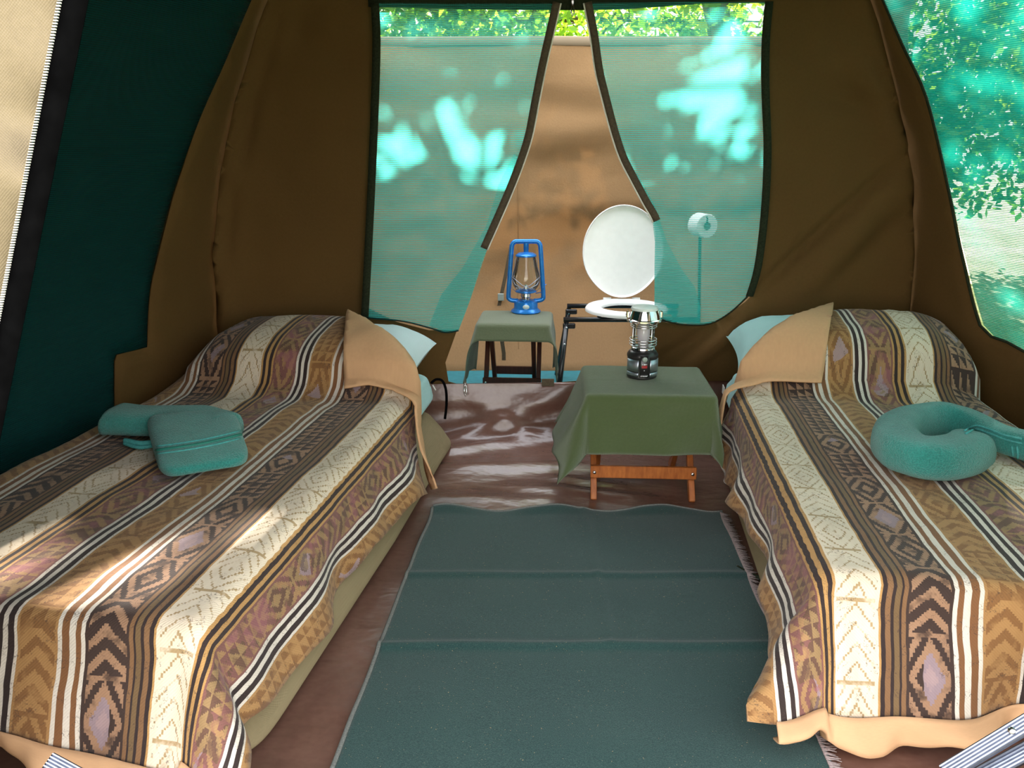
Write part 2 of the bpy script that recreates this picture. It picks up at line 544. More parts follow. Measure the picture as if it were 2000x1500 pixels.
# printed bedspread: woven stripes and stepped motifs; UV is metres (x across, y along)
PERIOD = 0.58
def make_print():
    M = Mat('ethnic_print')
    uv = M.coord('UV')
    sx = M.new('ShaderNodeSeparateXYZ'); M.nt.links.new(uv, sx.inputs[0])
    v0, u = X(sx.outputs[0]), X(sx.outputs[1])
    wob = M.noise(uv, 16, 2)
    v = v0 + (wob - 0.5) * 0.006
    s = (v / PERIOD).fract() * PERIOD
    och, wht, drk, mau, gld = (0.36, 0.195, 0.075), (0.62, 0.56, 0.49), (0.030, 0.018, 0.017), (0.185, 0.080, 0.068), (0.42, 0.235, 0.085)
    crm, brn, cho, rst, olv = (0.66, 0.56, 0.435), (0.20, 0.105, 0.050), (0.045, 0.026, 0.021), (0.19, 0.085, 0.035), (0.155, 0.095, 0.045)
    bands = [(0, och), (.087, wht), (.095, drk), (.107, wht), (.119, drk), (.131, wht), (.140, mau), (.228, gld), (.235, drk), (.246, gld),
             (.257, drk), (.268, gld), (.275, crm), (.370, gld), (.376, drk), (.384, brn), (.396, drk), (.402, olv), (.414, drk), (.418, brn), (.428, cho),
             (.520, wht), (.528, rst), (.541, wht), (.553, rst), (.569, wht)]
    base = M.ramp(s / PERIOD, [(p / PERIOD, c) for p, c in bands], 'CONSTANT')
    mot = M.ramp(s / PERIOD, [(0, (0.205, 0.095, 0.034)), (.140 / PERIOD, (0.33, 0.19, 0.085)), (.268 / PERIOD, (0.335, 0.225, 0.105)),
                              (.420 / PERIOD, (0.33, 0.19, 0.115))], 'CONSTANT')
    # stepped (woven) coordinates
    q = 0.0045
    us, vs = (u / q).floor() * q, (s / q).floor() * q
    zones = [(0.006, .082), (.146, .223), (.282, .364), (.434, .514)]
    tot, cen, idx = None, None, None
    for i, (a, b) in enumerate(zones):
        m = s.gt(a) * s.lt(b)
        tot = m if tot is None else tot + m
        cen = m * ((a + b) / 2) if cen is None else cen + m * ((a + b) / 2)
        idx = m * (i + 1) if idx is None else idx + m * (i + 1)
    L = 0.17
    rep = (v / PERIOD).floor()
    c = (us + idx * 0.067 + rep * 0.11) / L
    cell = c.floor()
    cu = (c.fract() - 0.5) * L
    dv = (vs - cen).abs()
    wnz = M.new('ShaderNodeTexWhiteNoise', noise_dimensions='2D')
    cmb = M.new('ShaderNodeCombineXYZ')
    M.put(cmb.inputs[0], cell); M.put(cmb.inputs[1], idx + rep * 7.0)
    M.nt.links.new(cmb.outputs[0], wnz.inputs['Vector'])
    h = X(wnz.outputs['Value'])
    D = dv + cu.abs() * 0.55
    ring = ((dv + cu.abs() * 0.62) / 0.0235).fract().lt(0.20)
    solid = (D / 0.030).fract().lt(0.52)
    chev = ((cu + dv * 0.9) / 0.046).fract().lt(0.46)
    tri = ((us / 0.034).fract()).lt(1.0 - ((vs - cen) / 0.030 + 0.5).fract()) * ((vs - cen) / 0.030 + 0.5).floor().abs().lt(1.5)
    zig = (((dv * 1.3 + us) / 0.040).fract()).lt(0.15)
    k1, k2, k3, k4 = h.lt(0.26), h.gt(0.26) * h.lt(0.48), h.gt(0.48) * h.lt(0.72), h.gt(0.72)
    isc = (idx - 3.0).abs().lt(0.5)
    dia = isc * ring + (1.0 - isc) * solid
    mask = k1 * dia + k2 * (isc * zig + (1.0 - isc) * chev) + k3 * (isc * ring + (1.0 - isc) * tri) + k4 * (isc * ring + (1.0 - isc) * dia)
    rule = cu.abs().gt(L / 2 - 0.0045)
    mask = X.op('MINIMUM', (mask + rule) * tot, 1.0)
    worn = M.noise(uv, 26, 3)
    mask = mask * X.op('MINIMUM', X.op('MAXIMUM', (worn - 0.30) * 5.0, 0.15), 0.9)
    col = M.mix(mask, base, mot)
    bl0 = M.noise(uv, 5.0, 2)
    # second colour inside the dark and mauve figures
    inn = (D / 0.03).floor().lt(1.0) * tot * (1.0 - isc) * k4
    col = M.mix(inn * bl0.gt(0.5) * 0.75, col, (0.34, 0.25, 0.28))
    # uneven dye: streaks along the cloth
    st = M.noise(M.mapping(uv, (9.0, 2.0, 1.0)), 3.0, 4, 0.6)
    col = M.mix((st - 0.42) * 0.9, col, M.mix(1.0, col, (0.55, 0.46, 0.40), 'MULTIPLY'))
    ismau = (idx - 2.0).abs().lt(0.5)
    bl = M.noise(M.mapping(uv, (4, 5, 1)), 3.2, 3)
    col = M.mix(ismau * bl.gt(0.53) * 0.7, col, M.mix(mask, (0.095, 0.055, 0.030), (0.26, 0.17, 0.08)))
    col = M.mix(ismau * bl.lt(0.42) * 0.55, col, (0.27, 0.10, 0.115))
    # crackle scribbles
    cr = M.noise(uv, 58, 2, 0.6)
    crk = (cr - 0.5).abs().lt(0.010) * M.noise(uv, 22, 2).gt(0.53)
    col = M.mix(crk * 0.6, col, (0.055, 0.035, 0.03))
    # twill
    tw = ((u + v0) * 900.0).sin()
    col = M.mix((tw * 0.5 + 0.5) * 0.13, col, M.mix(1.0, col, (0.5, 0.45, 0.42), 'MULTIPLY'))
    M.setp(color=col, rough=0.8, spec=0.25, sheen=0.1)
    wr = M.noise(uv, 14, 4)
    M.bump(tw * 0.05 + wr * 1.0 + mask * 0.12, 0.45, 0.006)
    return M.m
PRINT = make_print()

def make_leaf(name, a, b, c):
    M = Mat(name)
    g = M.new('ShaderNodeNewGeometry')
    col = M.ramp(X(g.outputs['Random Per Island']), [(0.0, a), (0.55, b), (1.0, c)])
    M.setp(color=col, rough=0.45, spec=0.4)
    t = M.new('ShaderNodeBsdfTranslucent')
    M.nt.links.new(M.mix(1.0, col, (1.5, 1.6, 0.6), 'MULTIPLY'), t.inputs[0])
    mx = M.new('ShaderNodeMixShader'); mx.inputs[0].default_value = 0.5
    M.nt.links.new(M.b.outputs[0], mx.inputs[1]); M.nt.links.new(t.outputs[0], mx.inputs[2])
    M.nt.links.new(mx.outputs[0], M.out.inputs[0])
    return M.m
LEAF = make_leaf('leaf_green', (0.045, 0.12, 0.012), (0.13, 0.25, 0.02), (0.32, 0.42, 0.05))
LEAF_DARK = make_leaf('leaf_dark', (0.02, 0.07, 0.012), (0.06, 0.15, 0.018), (0.16, 0.26, 0.03))
BARK = simple('bark', (0.10, 0.075, 0.05), 0.9, var=0.4, scale=18, bump=0.6)

def make_ground():
    M = Mat('sandy_grass')
    co = M.coord()
    n = M.noise(co, 1.2, 5); f = M.noise(co, 30, 3)
    M.setp(color=M.ramp(n * 0.65 + f * 0.35, [(0.38, (0.10, 0.15, 0.03)), (0.5, (0.22, 0.24, 0.08)), (0.6, (0.42, 0.36, 0.24))]), rough=0.95)
    M.bump(f, 0.5, 0.02)
    return M.m
GROUND = make_ground()

# ------------------------------------------------------------------ the tent
YB = 3.5            # inner face of the far wall
YF = 1.0            # front wall with the open entrance
ZTOP = 1.95
def lean(z): return 0.196 * max(0.0, z - 0.5) ** 2
def xl(y, z): return -(1.27 + 0.28 * min(YB - y, 1.3)) + lean(z)
def xr(y, z): return 1.71 + 0.25 * min(YB - y, 1.3) - lean(z)

def hit(px, py, fx):
    """where the view ray meets a side wall (y, z)"""
    d = ray(px, py)
    a, b = 0.2, 6.0
    sgn = 1 if d.x > 0 else -1
    for _ in range(60):
        m = (a + b) / 2
        p = Vector((0, 0, CAM_H)) + d * m
        if sgn * (p.x - fx(min(p.y, YB), p.z)) > 0: b = m
        else: a = m
    return (p.y, p.z)

# ground outside
g = MB()
g.grid(lambda a, b: Vector((-30 + 60 * a, -25 + 60 * b, -0.03 + 0.03 * nz(a * 40, b * 40))), 60, 60)
struct(g.build('ground', GROUND))

# groundsheet: flat floor that turns up into a door sill
def crease(x, z, p, q, w, depth):
    ax, az = p[0], p[1]; bx, bz = q[0], q[1]
    dx, dz = bx - ax, bz - az
    t = max(0, min(1, ((x - ax) * dx + (z - az) * dz) / (dx * dx + dz * dz)))
    d = math.hypot(x - ax - t * dx, z - az - t * dz)
    return depth * math.exp(-(d / w) ** 2) * (1 - abs(2 * t - 1) ** 3 * 0.6)
FOLDS = [((-0.34, 2.55), (0.30, 2.90), 0.05, 0.030), ((-0.36, 2.44), (0.22, 2.68), 0.045, 0.020), ((-0.25, 2.30), (0.35, 2.35), 0.07, 0.018),
         ((0.0, 2.12), (0.50, 2.02), 0.05, 0.016), ((-0.3, 2.02), (0.25, 1.98), 0.05, 0.014), ((0.15, 2.22), (0.45, 2.12), 0.03, 0.012), ((-0.15, 2.80), (0.1, 2.62), 0.04, 0.022)]
def floor_pt(a, b):
    x = -1.95 + 4.2 * a
    s = b * 2.95                              # arc length from the entrance
    w = 0.012 * nz(x * 1.5, s * 1.8, 1.0) + 0.005 * nz(x * 3 + s, s * 3.5, 2.0)
    for p, q, wd, dp in FOLDS: w += crease(x, s, p, q, wd, dp)
    flat = 2.58
    y0 = 0.75
    if s < flat:
        k = sstep(1.85, 2.1, s)
        return Vector((x, y0 + s, 0.004 + max(-0.003, w * (0.15 + 1.0 * k))))
    t = s - flat
    R = 0.13
    if t < R * PI / 2:
        a2 = t / R
        return Vector((x, y0 + flat + R * math.sin(a2) - w * math.sin(a2) * 0.8, 0.004 + R * (1 - math.cos(a2)) + w * math.cos(a2)))
    z = R + (t - R * PI / 2)
    return Vector((x, y0 + flat + R - w * 0.8 - 0.004 + 0.02 * sstep(0.15, 0.24, z), min(z, 0.238 + 0.012 * x)))
g = MB(); g.grid(floor_pt, 190, 140, lambda a, b: (a * 4.2, b * 2.95))
floor = struct(g.build('floor', FLOOR))

def wrinkle(y, z, seed, amp=0.012):
    return amp * (nz(y * 2.0, z * 1.3, seed) + 0.5 * nz(y * 5.0 + z * 2.5, z * 3.0, seed + 5))

# left side wall with its big mesh window
wl = [hit(px, py, xl) for px, py in smooth_line([(505, -30), (440, 110), (390, 230), (352, 340), (325, 440), (298, 545), (288, 620), (286, 678)], 4)]
wl += [hit(px, py, xl) for px, py in ((262, 684), (226, 693), (222, 705), (222, 800))]
win_l = wl + [(wl[-1][0], 0.18), (1.35, 0.18), (1.35, 1.78), (wl[0][0] - 0.25, 1.84)]
outer = [(YF, 0.0), (YB, 0.0), (YB, ZTOP), (YF, ZTOP)]
V, FW, (FH,) = triangulate(outer, 0.06, [win_l])
side_l = lambda y, z: Vector((xl(y, z) + wrinkle(y, z, 1.0) * sstep(YB, YB - 0.15, y) - 0.05 * math.exp(-((YB - y) / 0.12) ** 2) * 0, y, z))
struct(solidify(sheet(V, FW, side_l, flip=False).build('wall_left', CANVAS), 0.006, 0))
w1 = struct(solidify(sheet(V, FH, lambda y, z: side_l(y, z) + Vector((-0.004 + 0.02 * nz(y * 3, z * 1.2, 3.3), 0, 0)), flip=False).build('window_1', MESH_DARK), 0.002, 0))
# rolled-down storm flap on the outside of that window
fl = MB()
fl.grid(lambda a, b: Vector((xl(1.2 + 2.3 * a, 0.1 + 1.9 * b) - 0.035 - 0.010 * nz(a * 5, b * 3, 8.0), 1.2 + 2.3 * a, 0.1 + 1.9 * b)), 24, 20, lambda a, b: (2.2 * a, 1.9 * b))
solidify(fl.build('storm_flap', CANVAS_ROOF, w1), 0.004)

# right side wall and window
wrr = [hit(px, py, xr) for px, py in smooth_line([(1715, -30), (1768, 90), (1812, 190), (1848, 330), (1880, 480), (1900, 570), (1918, 635)], 4)]
wrr += [hit(px, py, xr) for px, py in ((1938, 657), (1968, 668), (2010, 692))]
zb = wrr[-1][1] - 0.01
win_r = wrr + [(1.3, zb - 0.05), (1.3, 1.80), (wrr[0][0] - 0.3, 1.86)]
V, FW, (FH,) = triangulate(outer, 0.06, [win_r])
side_r = lambda y, z: Vector((xr(y, z) + wrinkle(y, z, 11.0), y, z))
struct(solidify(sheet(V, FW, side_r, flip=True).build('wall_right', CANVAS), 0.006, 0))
w2 = struct(solidify(sheet(V, FH, lambda y, z: side_r(y, z) + Vector((0.003 + 0.015 * nz(y * 3, z * 2, 7.3), 0, 0)), flip=True).build('window_2', MESH_WIN), 0.002, 0))
ed = MB(); ed.tube([side_r(y, z) + Vector((-0.006, 0, 0)) for y, z in wrr], 0.005, 6)
ed.build('window_binding', TAPE_DARK, w2)

# far wall with the door opening
def bk(px, py):
    p = on_y(px, py, YB); return (p.x, p.z)
lb = smooth_line([(738, 14), (741, 80), (737, 220), (731, 360), (724, 500), (716, 600)], 4)
rb = smooth_line([(1466, 582), (1482, 520), (1491, 420), (1494, 300), (1489, 180), (1490, 80), (1497, 6)], 4)
door = [bk(*p) for p in lb + [(775, 628), (838, 645), (893, 644), (880, 680), (870, 708), (876, 745), (912, 755), (1000, 752), (1130, 744), (1260, 740), (1262, 690), (1263, 622),
                              (1330, 635), (1400, 628)] + rb]
outer = [(xl(YB, 0), 0.02), (xr(YB, 0), 0.02)] + [(xr(YB, z), z) for z in (0.5, 0.8, 1.1, 1.4, 1.7, ZTOP)] + [(1.0, 2.2), (0.25, 2.34), (-0.5, 2.2)] + [(xl(YB, z), z) for z in (ZTOP, 1.7, 1.4, 1.1, 0.8, 0.5)]
V, FW, (FH,) = triangulate(outer, 0.026, [door])
CR = [(bk(1765, 300), bk(1470, 580), 0.022, 0.050), (bk(1765, 325), bk(1500, 690), 0.09, -0.045), (bk(1760, 420), bk(1560, 610), 0.05, 0.030),
      (bk(1580, 170), bk(1750, 225), 0.05, 0.028), (bk(545, 20), bk(505, 150), 0.03, 0.04), (bk(505, 150), bk(470, 330), 0.03, 0.035), (bk(428, 470), bk(450, 620), 0.03, -0.035),
      (bk(540, 640), bk(722, 545), 0.05, 0.03), (bk(600, 30), bk(500, 180), 0.06, 0.02), (bk(1420, 625), bk(1270, 715), 0.028, 0.035), (bk(1470, 610), bk(1320, 735), 0.04, -0.04),
      (bk(1660, 100), bk(1760, 300), 0.035, -0.025), (bk(560, 60), bk(700, 130), 0.06, 0.02), (bk(460, 360), bk(430, 600), 0.025, 0.03)]
def back_pt(x, z):
    d = wrinkle(x * 1.2, z, 21.0, 0.014)
    for p, q, w, dp in CR: d += crease(x, z, p, q, w, dp)
    d += 0.05 * math.exp(-((x - xl(YB, z)) / 0.10) ** 2) * -1 + 0.05 * math.exp(-((xr(YB, z) - x) / 0.10) ** 2) * -1
    return Vector((x, YB + d * 0.9, z))
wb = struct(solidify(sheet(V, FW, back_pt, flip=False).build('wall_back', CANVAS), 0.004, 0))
# dark header band over the door
hb = MB()
hb.grid(lambda a, b: Vector((-0.56 + 1.63 * a, YB - 0.022 + 0.004 * nz(a * 9, b), 1.765 + 0.012 * math.sin(a * PI) * -1 + 0.10 * b + (0.03 * sstep(0.5, 1.0, a)) * (1 - b))), 40, 4, lambda a, b: (1.6 * a, 0.1 * b))
solidify(hb.build('door_header', TAPE_DARK, wb), 0.004)

# roof
def roof_pt(a, b):
    y = YF + (YB - YF) * b
    x0, x1 = xl(y, ZTOP), xr(y, ZTOP)
    return Vector((x0 + (x1 - x0) * a, y, ZTOP + 0.40 * math.sin(PI * a) ** 0.85 + 0.01 * nz(a * 6, b * 5)))
g = MB(); g.grid(roof_pt, 40, 20, lambda a, b: (3.0 * a, 2.5 * b), flip=True)
struct(solidify(g.build('ceiling', CANVAS_ROOF), 0.004))

# front wall with the open A-shaped entrance, zip along its left edge
zx = lambda z: -0.634 + (z - 1.057) * 0.365
left_panel = [(xl(YF, 0), 0.01), (zx(0.01), 0.01), (zx(1.0), 1.0), (zx(1.6), 1.6), (zx(2.05), 2.05), (-0.3, 2.28), (xl(YF, ZTOP), ZTOP), (xl(YF, 1.2), 1.2), (xl(YF, .6), .6)]
V, FW, _ = triangulate(left_panel, 0.06)
wf = struct(solidify(sheet(V, FW, lambda x, z: Vector((x, YF + wrinkle(x, z, 31.0, 0.008), z)), flip=False).build('wall_front', CANVAS_LIGHT), 0.004, 0))
zp = lambda z, o=0.0: Vector((zx(z) + o, YF - 0.004, z))
t = MB(); t.grid(lambda a, b: zp(0.02 + 2.0 * b, 0.006 + 0.026 * a) + Vector((0, 0.006 * a, 0)), 2, 40)
solidify(t.build('zip_tape', BLACK_TAPE, wf), 0.003)
teeth = MB()
for i in range(560):
    z = 0.30 + i * 0.003
    teeth.box(zp(z, 0.005) + Vector((0, -0.003, 0)), (0.0042, 0.003, 0.0015))
zt = teeth.build('zip_teeth', ZIP_WHITE, wf); zt['kind'] = 'stuff'
right_panel = [(xr(YF, 0), 0.01), (xr(YF, .6), .6), (xr(YF, 1.2), 1.2), (xr(YF, ZTOP), ZTOP), (0.7, 2.26), (-0.3, 2.28), (zx(2.05), 2.05), (zx(1.92) + 0.01, 1.92), (0.68, 1.92), (1.30, 0.01)]
V, FW, _ = triangulate(right_panel, 0.08)
solidify(sheet(V, FW, lambda x, z: Vector((x, YF + wrinkle(x, z, 37.0, 0.008), z)), flip=False).build('entrance_panel', CANVAS_LIGHT, wf), 0.004, 0)

# toilet enclosure behind the tent: roofless canvas screen
EX0, EX1, EY, EH = -0.98, 1.62, 5.10, 1.835
def screen(p, q, name, seed, mat=CANVAS_WC, slack=0.02):
    p, q = Vector(p), Vector(q); d = q - p; L = d.length; n = Vector((-d.y, d.x, 0)).normalized()
    def fn(a, b):
        s, z = a * L, b * EH
        w = 0.065 * nz(s * 0.8 + z * 0.7, z * 3.4, seed) + 0.05 * (0.25 - abs(nz(s * 1.3 - z * 0.8, z * 2.6 + s * 0.6, seed + 8))) + 0.022 * nz(s * 2.4 - z * 3, z * 6.0, seed + 3) * (1 - 0.5 * b) - slack * max(0.0, 1 - z / 0.6) ** 2
        return p + d * a - n * (-w) + Vector((0, 0, z))
    m = MB(); m.grid(fn, int(L / 0.035), 50, lambda a, b: (a * L, b * EH))
    o = struct(solidify(m.build(name, mat), 0.003, 0))
    t = MB(); t.tube([fn(k / 30, 1.0) + Vector((0, 0, -0.012)) for k in range(31)], 0.013, 8, flat=2.2)
    t.build('top_hem', CANVAS_LIGHT, o)
    return o, fn
sb, sfn = screen((EX0, EY, 0), (EX1, EY, 0), 'wall_enclosure_back', 41.0, slack=0.56)
screen((EX0, YB + 0.12, 0), (EX0, EY, 0), 'wall_enclosure_left', 43.0)
screen((EX1, EY, 0), (EX1, YB + 0.12, 0), 'wall_enclosure_right', 45.0)
for sxp in (1012 - 1000, 1224 - 1000):
    x = sxp / FPX * 5.1
    a = (x - EX0) / (EX1 - EX0)
    t = MB(); t.tube([sfn(a, k / 40) + Vector((0, -0.005, 0)) for k in range(2, 34 if sxp < 100 else 14)], 0.0022, 5)
    t.build('seam', CANVAS_WC, sb)
g = MB(); g.grid(lambda a, b: Vector((EX0 + (EX1 - EX0) * a, YB + 0.1 + (EY - YB - 0.1) * b, 0.005 + 0.004 * nz(a * 9, b * 9))), 24, 16)
struct(g.build('floor_enclosure', TEAL_FLOOR))

# webbing straps with plastic buckles on the enclosure wall
def strap(pts, name, label, group=None, bk_at=0.8, w=0.022, y=None):
    P = [on_y(px, py, y or EY - 0.13) for px, py in pts]
    o = thing(name, label, 'strap', P[-1])
    m = MB()
    for i in range(len(P) - 1):
        m.bar(P[i], P[i + 1] + (P[i + 1] - P[i]).normalized() * 0.004, w, 0.003, (0, 1, 0))
    m.build('webbing', WEBBING, o)
    k = P[0].lerp(P[-1], bk_at)
    b = MB(); b.box(k + Vector((0, -0.006, 0)), (w * 1.7, 0.010, 0.045), None, 0.003); b.build('buckle', GREY_PLASTIC, o)
    r = MB(); r.tube([P[0] + Vector((0, -0.002, 0.006)), P[0] + Vector((0, 0.10, 0.006))], 0.006, 8); r.build('rivet', STEEL, o)
strap([(999, 478), (987, 540), (973, 605)], 'webbing_strap', 'brown webbing strap with buckle hanging left of the blue hurricane lantern')
strap([(978, 650), (984, 690), (984, 722)], 'webbing_strap', 'short strap end with pale buckle seen under the lantern table', None, 0.95, y=4.62)

# ------------------------------------------------------------------ mesh door flaps
def flap(name, label, zip_px, rest_px, side_px, fold_px, zs, tape_to, seed):
    """zip_px: zip edge from the top down; rest_px: hem back to the side; side_px: bound outer edge from the bottom up"""
    YM = YB - 0.028
    to2 = lambda p: (lambda q: (q.x, q.z))(on_y(p[0], p[1], YM))
    zl = [to2(p) for p in smooth_line(zip_px, 5)]
    rl = [to2(p) for p in smooth_line(rest_px, 4)]
    sl = [to2(p) for p in smooth_line(side_px, 4)]
    poly = zl + rl[1:-1] + sl
    V, F, _ = triangulate(poly, 0.03)
    def fn(x, z):
        dp = 0.012 * nz(x * 3.5, z * 1.5, seed) + 0.006 * nz(x * 9, z * 2.0, seed + 2)
        dmin = min(abs(x - q[0]) for q in zl if abs(q[1] - z) < 0.08) if any(abs(q[1] - z) < 0.08 for q in zl) else 0.5
        dp -= 0.03 * math.exp(-(dmin / 0.08) ** 2) * sstep(1.7, 1.0, z)
        return Vector((x, YM - 0.018 + dp, z))
    base = fn(*sl[0])
    o = thing(name, label, 'mesh door', (base.x, base.y, base.z))
    sheet(V, F, fn, flip=False).build('mesh_panel', MESH_DOOR, o)
    # doubled-over part of the loose corner
    fpoly = [to2(p) for p in fold_px]
    V2, F2, _ = triangulate(fpoly, 0.03)
    sheet(V2, F2, lambda x, z: fn(x, z) + Vector((0, 0.012 + 0.006 * nz(x * 8, z * 5, seed), 0)), flip=False).build('folded_corner', MESH_DOOR, o)
    # zip tape and coil
    n = [i for i, p in enumerate(zl) if p[1] >= tape_to]
    zz = zl[:len(n)]
    def off(i, d):
        a, b = zz[max(0, i - 1)], zz[min(len(zz) - 1, i + 1)]
        t = Vector((b[0] - a[0], b[1] - a[1])).normalized()
        nn = Vector((t.y, -t.x))
        return (zz[i][0] + nn.x * d * zs, zz[i][1] + nn.y * d * zs)
    m = MB(); W = 0.030
    m.grid(lambda a, b: fn(*off(min(len(zz) - 1, int(round(b * (len(zz) - 1)))), W * a)) + Vector((0, -0.004, 0)), 2, len(zz) - 1)
    solidify(m.build('zip_tape', TAPE_BROWN, o), 0.002, 0)
    c = MB(); c.tube([fn(*off(i, -0.002)) + Vector((0, -0.003, 0)) for i in range(len(zz))], 0.0035, 6); c.build('zip_coil', ZIP_WHITE, o)
    # side binding
    b_ = MB()
    sgn = 1 if side_px[0][0] < 1000 else -1
    b_.grid(lambda a, b: fn(*sl[min(len(sl) - 1, int(round(b * (len(sl) - 1))))]) + Vector((sgn * (0.008 - 0.032 * a), -0.004, 0)), 2, len(sl) - 1)
    solidify(b_.build('side_binding', TAPE_DARK, o), 0.003, 0)
    # hem thread
    hm = MB(); hm.tube([fn(*p) + Vector((0, -0.003, 0)) for p in rl], 0.0035, 6); hm.build('hem', TAPE_DARK if seed > 60 else MESH_DARK, o)
    return o

flap('mesh_door_flap', 'left half of the unzipped teal mesh door, hanging over the left bed head',
     [(1094, 8), (1082, 60), (1066, 130), (1052, 200), (1038, 270), (1018, 330), (996, 385), (972, 440), (952, 485), (938, 520), (920, 580), (897, 641)],
     [(897, 641), (870, 646), (845, 640), (790, 626), (718, 618)], [(718, 618), (724, 500), (731, 360), (737, 220), (741, 80), (738, 8)],
     [(1000, 376), (952, 485), (920, 580), (897, 641), (866, 644), (838, 636), (862, 575), (905, 520), (950, 440), (975, 360), (1004, 300), (1022, 318)], 1, on_y(952, 485, YB).z, 51.0)
flap('mesh_door_flap', 'right half of the unzipped teal mesh door, hanging before the toilet roll',
     [(1140, 8), (1152, 70), (1162, 140), (1176, 200), (1192, 262), (1208, 310), (1228, 350), (1252, 395), (1272, 432), (1276, 470), (1275, 540), (1275, 612)],
     [(1275, 612), (1300, 624), (1340, 632), (1385, 630), (1425, 608), (1458, 578)], [(1458, 578), (1475, 520), (1487, 420), (1492, 300), (1488, 180), (1489, 80), (1496, 4)],
     [(1240, 335), (1276, 400), (1300, 470), (1330, 525), (1356, 560), (1367, 600), (1366, 631), (1330, 631), (1275, 612), (1275, 540), (1276, 470), (1272, 432), (1252, 395)], -1, on_y(1272, 432, YB).z, 61.0)

def slider(p, label, flipy=1, s=1.0):
    o = thing('zip_slider', label, 'zip pull', p)
    p = Vector(p)
    m = MB(); m.box(p + Vector((0, -0.006, 0.004)), (0.013 * s, 0.010, 0.020 * s), None, 0.003); m.build('slider_body', STEEL, o)
    t = MB(); t.tube([p + Vector((-0.003 * s, -0.012, 0)), p + Vector((-0.005 * s, -0.014, -0.030 * s)), p + Vector((0.0, -0.014, -0.046 * s)), p + Vector((0.007 * s, -0.014, -0.036 * s)), p + Vector((0.004 * s, -0.012, 0))], 0.003 * s, 6); t.build('pull_tab', STEEL, o)
slider(on_y(1118, 8, YB - 0.05), 'steel zip slider at the top of the mesh door split')
slider(on_y(909, 752, YB - 0.06), 'steel zip slider hanging on the brown door sill', 1, 1.0)
vp = on_y(1070, 747, YB - 0.045)
m = MB(); m.box(vp, (0.055, 0.004, 0.034), None, 0.0015); tag(m.build('hook_tape_patch', WEBBING), 'small tan fastening patch sewn on the door sill', 'patch')
#==PART3==
# ------------------------------------------------------------------ draped cloth
def drape(x, y, W, L, z, r=0.04, tilt=(0.12, 0.12, 0.12, 0.12), corner=0.55, fold=0.0, k=9.0, sides=(1, 1, 1, 1)):
    """a cloth point (x, y) over a W x L top at height z; returns local x, y, z. sides: x-, x+, y-, y+"""
    tx, sx_, ax = 0.0, 0, 0.0
    if x < r and sides[0]: tx, sx_, ax = r - x, -1, tilt[0]
    elif x > W - r and sides[1]: tx, sx_, ax = x - (W - r), 1, tilt[1]
    ty, sy_, ay = 0.0, 0, 0.0
    if y < r and sides[2]: ty, sy_, ay = r - y, -1, tilt[2]
    elif y > L - r and sides[3]: ty, sy_, ay = y - (L - r), 1, tilt[3]
    if tx == 0 and ty == 0: return x, y, z
    R = math.hypot(tx, ty)
    cx, cy = tx / R, ty / R
    tl = ax * cx * cx + ay * cy * cy + corner * (2 * cx * cy) ** 2
    arc = r * PI / 2
    if R < arc:
        o, dn = r * math.sin(R / r), r * (1 - math.cos(R / r))
    else:
        h = R - arc
        if fold:
            w = (x if ty > tx else y)
            tl += fold * (1.1 + math.sin(w * k) + 0.6 * math.sin(w * k * 2.3 + 1.0)) * min(1, h / 0.1)
        o, dn = r + h * math.sin(tl), r + h * math.cos(tl)
    bx = min(max(x, r), W - r) if sx_ else x
    by = min(max(y, r), L - r) if sy_ else y
    return bx + sx_ * cx * o, by + sy_ * cy * o, z - dn

# ------------------------------------------------------------------ beds
class Bed: pass
def bed_frame(O, a, W, L):
    b = Bed(); b.O = Vector((*O, 0)); b.a = Vector((*a, 0)).normalized(); b.W, b.L = W, L
    return b
LB = bed_frame((-0.594, 1.362), (0.21, 1.36), 0.97, 1.98); LB.b = Vector((-LB.a.y, LB.a.x, 0))
RB = bed_frame((0.656, 1.563), (0.178, 1.411), 0.89, 1.83); RB.b = Vector((RB.a.y, -RB.a.x, 0))
def bw(B, v, u, z): return B.O + B.b * v + B.a * u + Vector((0, 0, z))
ZB = 0.365
LB.flip, RB.flip = True, False

def soft_box(fn, v0, v1, u0, u1, z0, z1, r, nv=24, nu=40, puff=0.0, seed=0.0, wr=0.004):
    """rounded slab in bed coordinates"""
    m = MB()
    n = 28
    cz, hz = (z0 + z1) / 2, (z1 - z0) / 2
    cv, hv, cu, hu = (v0 + v1) / 2, (v1 - v0) / 2, (u0 + u1) / 2, (u1 - u0) / 2
    N = 26
    def sq(t, e):
        c, s = math.cos(t), math.sin(t)
        return (math.copysign(abs(c) ** e, c), math.copysign(abs(s) ** e, s))
    def f(i, j):
        la = -PI / 2 + PI * j; lo = 2 * PI * i
        c1, s1 = sq(la, r[0]); c2, s2 = sq(lo, r[1])
        x, y, z = c1 * c2, c1 * s2, s1
        q = 1 + wr * 12 * nz(x * 2.0, y * 2.0, seed + z)
        w = wr * nz(x * 6, y * 6, seed + 3 + z * 2)
        zz = cz + z * hz * q
        return fn(cv + x * hv * q, cu + y * hu * q, zz + w)
    m.grid(f, 72, 36, closed_u=True, flip=False)
    return m

